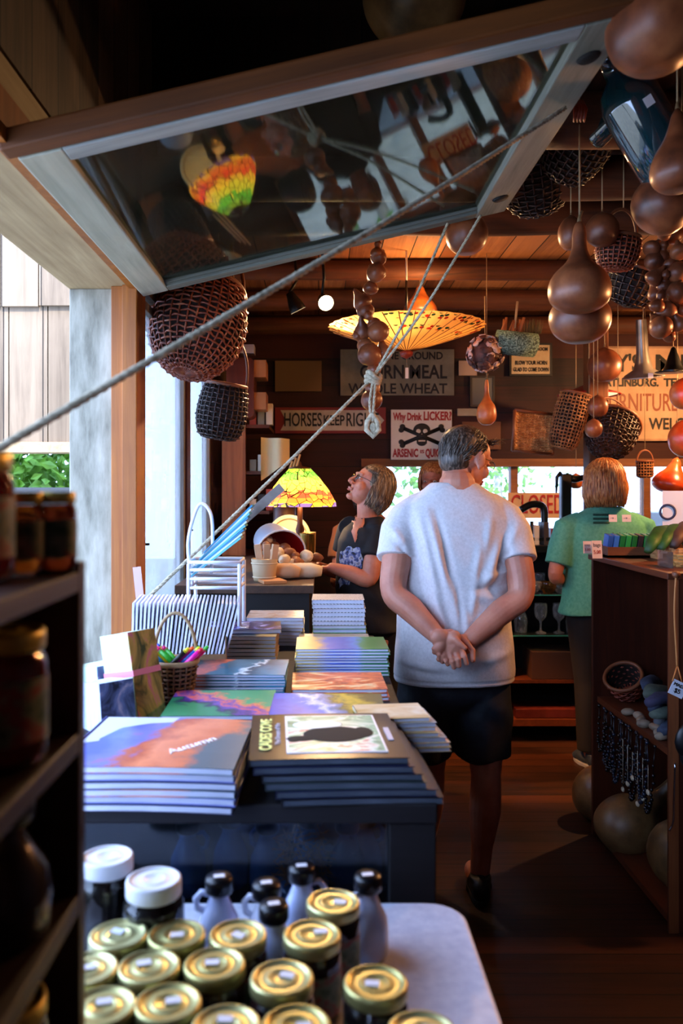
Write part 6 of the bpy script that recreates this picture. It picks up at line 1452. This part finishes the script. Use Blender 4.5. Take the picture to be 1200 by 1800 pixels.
# stained-glass lamp
lp = at(527, 890, 4.40); tl = thing('table_lamp', 'table lamp with a coloured leaded glass shade on the side counter', 'lamp', (lp.x, 4.40, ZC)); zz = lp.z-ZC
def leaded():
    m, t, b = newmat('leaded_glass'); tc = t.nodes.new('ShaderNodeTexCoord')
    sep = t.nodes.new('ShaderNodeSeparateXYZ'); t.links.new(tc.outputs['Object'], sep.inputs[0])
    at2 = t.nodes.new('ShaderNodeMath'); at2.operation = 'ARCTAN2'; t.links.new(sep.outputs[1], at2.inputs[0]); t.links.new(sep.outputs[0], at2.inputs[1])
    cx = t.nodes.new('ShaderNodeCombineXYZ'); m1 = t.nodes.new('ShaderNodeMath'); m1.operation = 'MULTIPLY'; m1.inputs[1].default_value = 2.2; t.links.new(at2.outputs[0], m1.inputs[0])
    m2 = t.nodes.new('ShaderNodeMath'); m2.operation = 'MULTIPLY'; m2.inputs[1].default_value = 13; t.links.new(sep.outputs[2], m2.inputs[0])
    t.links.new(m1.outputs[0], cx.inputs[0]); t.links.new(m2.outputs[0], cx.inputs[1])
    vo = t.nodes.new('ShaderNodeTexVoronoi'); vo.feature = 'DISTANCE_TO_EDGE'; vo.inputs['Scale'].default_value = 1.9; t.links.new(cx.outputs[0], vo.inputs[0])
    vc = t.nodes.new('ShaderNodeTexVoronoi'); vc.inputs['Scale'].default_value = 1.9; t.links.new(cx.outputs[0], vc.inputs[0])
    s2 = t.nodes.new('ShaderNodeSeparateColor'); t.links.new(vc.outputs['Color'], s2.inputs[0])
    mr = t.nodes.new('ShaderNodeMapRange'); mr.inputs[1].default_value = zz; mr.inputs[2].default_value = zz+.20; t.links.new(sep.outputs[2], mr.inputs[0])
    ad = t.nodes.new('ShaderNodeMath'); ad.operation = 'MULTIPLY_ADD'; ad.inputs[1].default_value = .16; t.links.new(s2.outputs[0], ad.inputs[0]); t.links.new(mr.outputs[0], ad.inputs[2])
    cr = ramp(t, [(.0, '#6a5ab0'), (.12, '#f0c840'), (.22, '#e07a38'), (.34, '#d84a38'), (.48, '#f0d050'), (.62, '#d8e050'), (.82, '#58b848'), (1.0, '#90c850')], 'CONSTANT'); t.links.new(ad.outputs[0], cr.inputs[0])
    lt = t.nodes.new('ShaderNodeMath'); lt.operation = 'LESS_THAN'; lt.inputs[1].default_value = .035; t.links.new(vo.outputs['Distance'], lt.inputs[0])
    mx = t.nodes.new('ShaderNodeMix'); mx.data_type = 'RGBA'; t.links.new(lt.outputs[0], mx.inputs['Factor']); t.links.new(cr.outputs[0], mx.inputs['A']); mx.inputs['B'].default_value = lin('#140c08')
    tr = t.nodes.new('ShaderNodeBsdfTranslucent'); df = t.nodes.new('ShaderNodeBsdfGlossy'); df.inputs['Roughness'].default_value = .15; ms = t.nodes.new('ShaderNodeMixShader'); ms.inputs[0].default_value = .04
    t.nodes.remove(b); t.links.new(mx.outputs['Result'], tr.inputs[0]); t.links.new(tr.outputs[0], ms.inputs[1]); t.links.new(df.outputs[0], ms.inputs[2]); t.links.new(ms.outputs[0], t.nodes['Material Output'].inputs[0]); return m
r_ = 64/1450*4.40
MB().lathe([(r_, zz), (r_*.99, zz+.02), (r_*.80, zz+.085), (r_*.52, zz+.155), (r_*.30, zz+.20)], 48, cap=False).build('shade', leaded(), tl)
me = tl.children[0].data
import bmesh
bm_ = bmesh.new(); bm_.from_mesh(me); bmesh.ops.delete(bm_, geom=[f for f in bm_.faces if len(f.verts) > 4], context='FACES'); bm_.to_mesh(me); bm_.free()
BRZ = plain('lamp_bronze', '#5a3018', .35, .6)
MB().lathe([(r_*.30, zz+.198), (r_*.31, zz+.206), (.012, zz+.215), (.006, zz+.235), (.0005, zz+.24)], 24).build('cap', BRZ, tl)
MB().lathe([(.075, 0), (.07, .012), (.03, .03), (.016, .06), (.018, zz*.5), (.024, zz*.6), (.015, zz*.7), (.013, zz+.03), (.0005, zz+.031)], 24).build('stem', BRZ, tl)
MB().ell((0, 0, zz+.10), (.028, .028, .035)).build('bulb', glow('lamp_bulb', '#ffd090', 5), tl)
lamp('table_lamp_light', 'POINT', (lp.x, 4.40, lp.z+.05), 11, (1, .66, .34), .035)
# round platter behind, bucket of carved heads, tub, canisters
pl = thing('oval_plate', 'cream oval plate standing behind the lamp stem', 'plate', (at(508, 905, 4.62)[0], 4.62, ZC+.13), (PI/2-.15, 0, 0)); MB().lathe([(.0005, -.004), (.09, -.003), (.118, .008), (.122, .006), (.09, -.008), (.0005, -.010)], 36, sx=1, sy=1.05).build('plate_body', plain('plate_cream', '#e0cf98', .3), pl); MB().tube([(.10*math.cos(2*PI*i/30), .105*math.sin(2*PI*i/30), .0045) for i in range(31)], .003, 6, caps=False).build('border', plain('plate_brown', '#a87a3c', .4), pl)
bk = thing('red_bucket', 'enamel bucket, red inside, lying on its side and spilling carved pieces', 'bucket', (at(484, 945, 3.92)[0], 3.96, ZC+.122), (PI/2+.25, .25, .35))
def half(prof): return prof
MB().lathe([(.0005, -.12), (.085, -.12), (.118, .11)], 32).build('outer', plain('bucket_blue_white', '#a8b0c0', .3), bk)
for ch_ in bk.children:
    bm_ = bmesh.new(); bm_.from_mesh(ch_.data); bmesh.ops.delete(bm_, geom=[f for f in bm_.faces if len(f.verts) > 4 and sum(v.co.z for v in f.verts)/len(f.verts) > 0], context='FACES'); bm_.to_mesh(ch_.data); bm_.free()
b = MB(); b.lathe([(.0005, -.112), (.08, -.112), (.113, .11)], 32); b.f = [f for f in b.f if len(f) <= 4]; b.m = b.m[:len(b.f)]; b.s = b.s[:len(b.f)]; b.build('lining', plain('enamel_red', '#a81410', .3), bk)
MB().tube([(.117*math.cos(2*PI*i/32), .117*math.sin(2*PI*i/32), .11) for i in range(33)], .005, 6, caps=False).build('rim', plain('enamel_white', '#d0c8c0', .3), bk)
hd = [mottled('carved_cream', [(.3, '#b89870'), (.7, '#e8d8b8')], 16, 3, .5), mottled('carved_brown', [(.3, '#6a3418'), (.7, '#a8683c')], 16, 3, .5)]
for k, (px, py, Y, s) in enumerate([(470, 950, 3.90, 1), (482, 962, 3.88, 1.1), (466, 966, 3.86, 1), (500, 962, 3.84, .9), (488, 974, 3.80, 1), (468, 958, 3.80, .8), (487, 972, 3.74, 1.15), (508, 972, 3.78, 1.1), (500, 984, 3.70, 1), (520, 985, 3.72, .9), (538, 978, 3.80, 1.2), (556, 980, 3.90, 1)]):
    c = at(px, py, Y); b = MB(); b.ell((0, 0, 0), (.026*s, .030*s, .024*s), n=16, k=10); b.ell((0, -.026*s, -.002), (.006*s, .007*s, .006*s), n=8, k=6); b.tube([(.0, .01, -.01), (.03*s, .03, -.012)], [.014*s, .018*s], 10)
    me = b.mesh('carving', hd[k % 2]); displace(me, lambda P, N: .0025*noise3(P, 130, k)); o = link('carved_head', me, None, (c.x, Y, max(c.z, ZC+.03)), (0, 0, k*.7))
    tag(o, ['cream', 'brown'][k % 2]+' carved wooden head spilling from the red bucket, '+NTH[k]+' from the bucket inside', 'carving', 'carved heads from the bucket')
tbn = thing('wooden_tub', 'small pale banded tub holding wooden stamps at the counter\'s near end', 'tub', (at(464, 1015, 3.58)[0], 3.60, ZC))
CRM = plain('tub_cream', '#b89c74', .5)
MB().lathe([(.0005, 0), (.046, 0), (.048, .01), (.058, .095), (.055, .098), (.052, .09), (.0005, .085)], 28).build('tub_body', CRM, tbn)
for z, r9 in ((.018, .0495), (.078, .0567)): MB().tube([(r9*math.cos(2*PI*i/28), r9*math.sin(2*PI*i/28), z) for i in range(29)], .003, 6, caps=False).build('band', plain('band_pale', '#d8c4a0', .4), tbn)
for k in range(3): o = MB().box(-.015, -.008, 0, .015, .008, .07).build('wooden_stamp', plain('stamp_wood', '#c8a078', .6), None, (tbn.location.x-.02+.03*k, 3.59+.02*(k % 2), ZC+.09), (0, .15*(k-1), .3*k), bevel=.002); tag(o, 'small wooden block standing in the banded tub, %s from the left' % NTH[k], 'block', 'blocks in the tub')
for k, (px, h, r, m, lb) in enumerate(((547, .17, .044, plain('canister_cream', '#c8a468', .4), 'cream canister standing behind the carved heads'), (570, .17, .040, plain('canister_brass', '#8a6a30', .25, .8), 'brass canister right of the cream one'), (528, .12, .026, plain('shaker_steel', '#8a8078', .25, .8), 'steel shaker in front of the lamp stem'))):
    Y = 4.42-.1*k; o = MB().lathe([(.0005, 0), (r*.9, 0), (r*.92, .01), (r, h*.95), (r*1.03, h), (r*.9, h*1.002), (r*.88, h*.9), (.0005, h*.88)], 28).build('canister', m, None, (min(at(px, 900, Y)[0], -.06), Y, ZC)); tag(o, lb, 'canister')
# muslin rolls, boards and papers in front
for k, (x, y, l, m, lb) in enumerate(((-.085, 3.70, .20, plain('muslin', '#d8c8a8', .9), 'cream muslin roll on the near end of the side counter'), (-.16, 3.66, .15, plain('muslin_tan', '#c8a078', .9), 'tan cloth bundle beside the cream roll'), (-.10, 3.86, .22, plain('bread_brown', '#6a3c24', .7), 'long brown loaf-like wooden piece behind the cream roll'))):
    b = MB(); b.tube([(-l/2, 0, .032), (-l/4, 0, .036), (l/4, 0, .036), (l/2, 0, .030)], [.024, .034, .034, .022], 18); me = b.mesh('roll', m); displace(me, lambda P, N: .003*noise3(P, 70, k)); o = link('cloth_roll', me, None, (x, y, ZC), (0, 0, .2-.3*k)); tag(o, lb, 'roll')
bd = MB().box(-.05, -.06, 0, .05, .06, .014).build('wooden_board', plain('board_pine', '#b87c48', .6), None, (-.20, 3.53, ZC), (0, 0, .3), bevel=.002); tag(bd, 'small pine board lying beside the banded tub', 'board')
pp = MB().box(-.05, -.07, 0, .05, .07, .004).build('paper_sheet', plain('paper_white', '#e0d8cc', .7), None, (-.075, 4.10, ZC), (0, 0, .2)); tag(pp, 'white sheet of paper near the canisters', 'paper')
for k in range(3): o = MB().tube([(0, 0, 0), (.075, .02, .22+.02*k)], .006, 8).build('wooden_stick', plain('stick_pale', '#c8a070', .5), None, (at(500, 850, 4.75)[0]-.03+.022*k, 4.72, ZC+.34)); tag(o, 'pale stick rising behind the glass lampshade, %s from the left' % NTH[k], 'stick', 'sticks behind the lampshade')
jg = MB().lathe([(.0005, 0), (.06, 0), (.065, .01), (.065, .36), (.06, .36), (.058, .02), (.0005, .015)], 20).build('stick_jar', plain('jar_brown', '#3a2014', .4), None, (at(500, 850, 4.75)[0], 4.74, ZC)); tag(jg, 'tall brown jar behind the lamp holding pale sticks', 'jar')
# tall shelf ends at the left
su = thing('wall_shelf', 'orange-brown upright shelf unit at the end of the left wall', 'shelf', (-.44, 5.25, 0))
MB().box(-.14, -.30, ZC-.0, .00, -.27, 1.94).build('side_panel', wood('panel_orange', '#6a3418', '#a86438', 'z', .8, .5), su); MB().box(-.14, -.27, 0, .14, .30, ZC).build('base_cabinet', W_brown, su)
for z in (1.40, 1.64, 1.92): MB().box(-.14, -.27, z, .14, .30, z+.02).build('shelf', W_brownx, su)
for k in range(9):
    h = .07+.03*(k % 3); o = MB().box(-.02, -.04, 0, .02, .04, h).build('small_box', plain('smallbox_%d' % (k % 4), ['#e0d8c8', '#1c1c20', '#b8482c', '#8a8a80'][k % 4], .5), None, (-.40+.05*(k % 3), 5.05, [1.4205, 1.6605, 1.9405][k//3]), bevel=.002); tag(o, ['white', 'black', 'rust', 'grey'][k % 4]+' little box on the left wall shelf, '+['lower', 'middle', 'upper'][k//3]+' board, %s from the left' % NTH[k % 3], 'box', 'boxes on the left shelf')
uc = thing('wall_cabinet', 'small dark red-brown wall cabinet with rounded corners at the upper left', 'cabinet', (-.44, 4.95, 2.15))
slab(MB(), rrect(-.10, -.18, .06, .17, .03), -.12, .12, 0, rotm(PI/2)).build('side_panel', wood('cabinet_red', '#3a140a', '#6a2c18', 'z', .8, .4), uc)
for (z, h) in ((-.13, .10), (.06, .10)): MB().box(.06, -.10, z, .13, .10, z+h).build('drawer', plain('drawer_tan', '#a86c40' if z < 0 else '#5a3824', .6), uc)
MB().box(-.02, -.11, .20, .06, .0, .25).build('white_switch', plain('switch_white', '#b8a8a8', .5), uc)
ta = MB(); ta.grid(lambda u, v: (-.04+.17*u, -.02+.03*math.sin(u*7), -.01*u-.26*v*(1-.5*u)), 14, 10); o = ta.build('cream_cloth', plain('cloth_cream', '#c8b48c', .85), None, (at(470, 770, 4.9)[0], 4.935, 1.86)); tag(o, 'cream cloth draped over the shelf above the lamp', 'cloth')
# white wire rack with teal brochures
rk = thing('wire_rack', 'white painted wicker rack on the glass counter holding teal brochures', 'rack', (-.35, 2.84, 1.0002)); WH = plain('white_paint', '#d8dce8', .5)
for x in (-.085, .085):
    for y in (-.08, .08): MB().tube([(x, y, 0), (x, y, .30)], .007, 8).build('leg', WH, rk)
for z in (.22, .25, .28, .305): MB().tube([(-.085, -.08, z), (.085, -.08, z), (.085, .08, z), (-.085, .08, z), (-.085, -.08, z)], .006, 6).build('rail', WH, rk)
MB().tube(spl([(-.085, .0, .22), (-.10, .0, .36), (-.075, .0, .47), (-.05, .0, .50), (-.02, .0, .46), (-.015, .0, .36), (-.02, .0, .26)]), .006, 8).build('back_loop', WH, rk)
TL = [plain('brochure_teal', '#58b4c8', .4), plain('brochure_pale', '#c8e0e8', .4), plain('brochure_blue', '#2c80a8', .4)]
for k in range(9):
    o = MB().box(-.115, -.05, -.003, .115, .05, .003).build('brochure', TL[k % 3], None, (-.355+.006*k, 2.84, 1.315+.0125*k), (0, -.66-.015*k, .0)); tag(o, ['teal', 'pale blue', 'deep blue'][k % 3]+' brochure fanned in the white rack, %s from the bottom' % NTH[k], 'brochure', 'brochures in the white rack')
sl = MB().box(-.016, -.004, -.13, .016, .004, .13).build('wooden_slat', mottled('slat_grey', [(.3, '#5a5048'), (.7, '#8a8078')], 8, 3, .6), None, at(447, 898, 2.93), (0, .85, 0)); tag(sl, 'thin grey ruler leaning behind the teal brochures, parallel to the rope', 'slat')  # plain slat standing for a dark slanting band behind the rack
# pen basket on the counter
pb = basket('pen_basket', 'small splint basket with a tall handle full of bright pens on the counter', [(.0005, 0), (.038, .001), (.046, .04), (.055, .105)], mottled('splint_brown', [(.3, '#4a3020'), (.7, '#8a6444')], 20, 3, .6), plain('splint_rim', '#9a805c', .6), (-.37, 2.13, 1.0005), (0, 0, .1), 20, 12, .0034, handle=.125, group=None, hrad=.0045)
pcs = ['#e81880', '#f0e020', '#2a60c0', '#e01c40', '#f020a0', '#40c040', '#f0e020', '#1c90d0', '#e81880', '#ff6020', '#f020a0', '#f0e020', '#202020', '#40c040']
for k, cl_ in enumerate(pcs):
    a = k*2.4; q = .030*math.sqrt(k/14); p = Vector((-.37+q*math.cos(a), 2.13+q*math.sin(a), 1.085)); d = Vector((math.cos(a*1.3)*.6, math.sin(a*1.3)*.25, .55)).normalized()
    b = MB(); b.tube([p-p, d*.075], .0065, 10); o = b.build('pen', plain('pen_'+cl_.strip('#'), cl_, .3), None, p); MB().tube([d*.072, d*.086], [.0068, .004], 10).build('cap', plain('pen_cap_'+pcs[-k-1].strip('#'), pcs[-k-1], .3), o)
    tag(o, {'#e81880': 'pink', '#f0e020': 'yellow', '#2a60c0': 'blue', '#e01c40': 'red', '#f020a0': 'magenta', '#40c040': 'green', '#1c90d0': 'light blue', '#ff6020': 'orange', '#202020': 'black'}[cl_]+' bright pen sticking out of the splint basket, %s from its middle' % NTH[k], 'pen', 'pens in the splint basket')
# notes stuck on the jamb
nt = MB().box(-.014, 0, -.055, .014, .0012, .055).build('paper_note', plain('note_pinkish', '#d8b8bc', .7), None, at(243, 1024, 2.895), (0, -.1, .2)); tag(nt, 'pale pinkish slip of paper taped to the orange jamb', 'note')
# ordinary shop lamps above, out of the frame and under the loft
def pendant(label, loc, e, col=(1, .56, .26), rot=None):
    t = thing('pendant_lamp', label, 'lamp', loc); MB().lathe([(.10, 0), (.095, .01), (.04, .07), (.02, .10), (.0005, .102)], 24, cap=False).build('shade', BLKM, t); MB().ell((0, 0, .03), (.03, .03, .035)).build('bulb', glow('pendant_glow', '#ffc888', 10), t); MB().tube([(0, 0, .10), (0, 0, 2.79-loc[2])], .003, 6).build('cord', BLKM, t)
    lamp('pendant_light', 'POINT', (loc[0], loc[1], loc[2]-.03), e, col, .04)
pendant('black pendant lamp out of sight above the right aisle', (1.9, 2.9, 2.15), 65, (1, .40, .14))
pendant('black pendant lamp out of sight at the right back', (2.4, 4.6, 2.30), 110, (1, .5, .2))
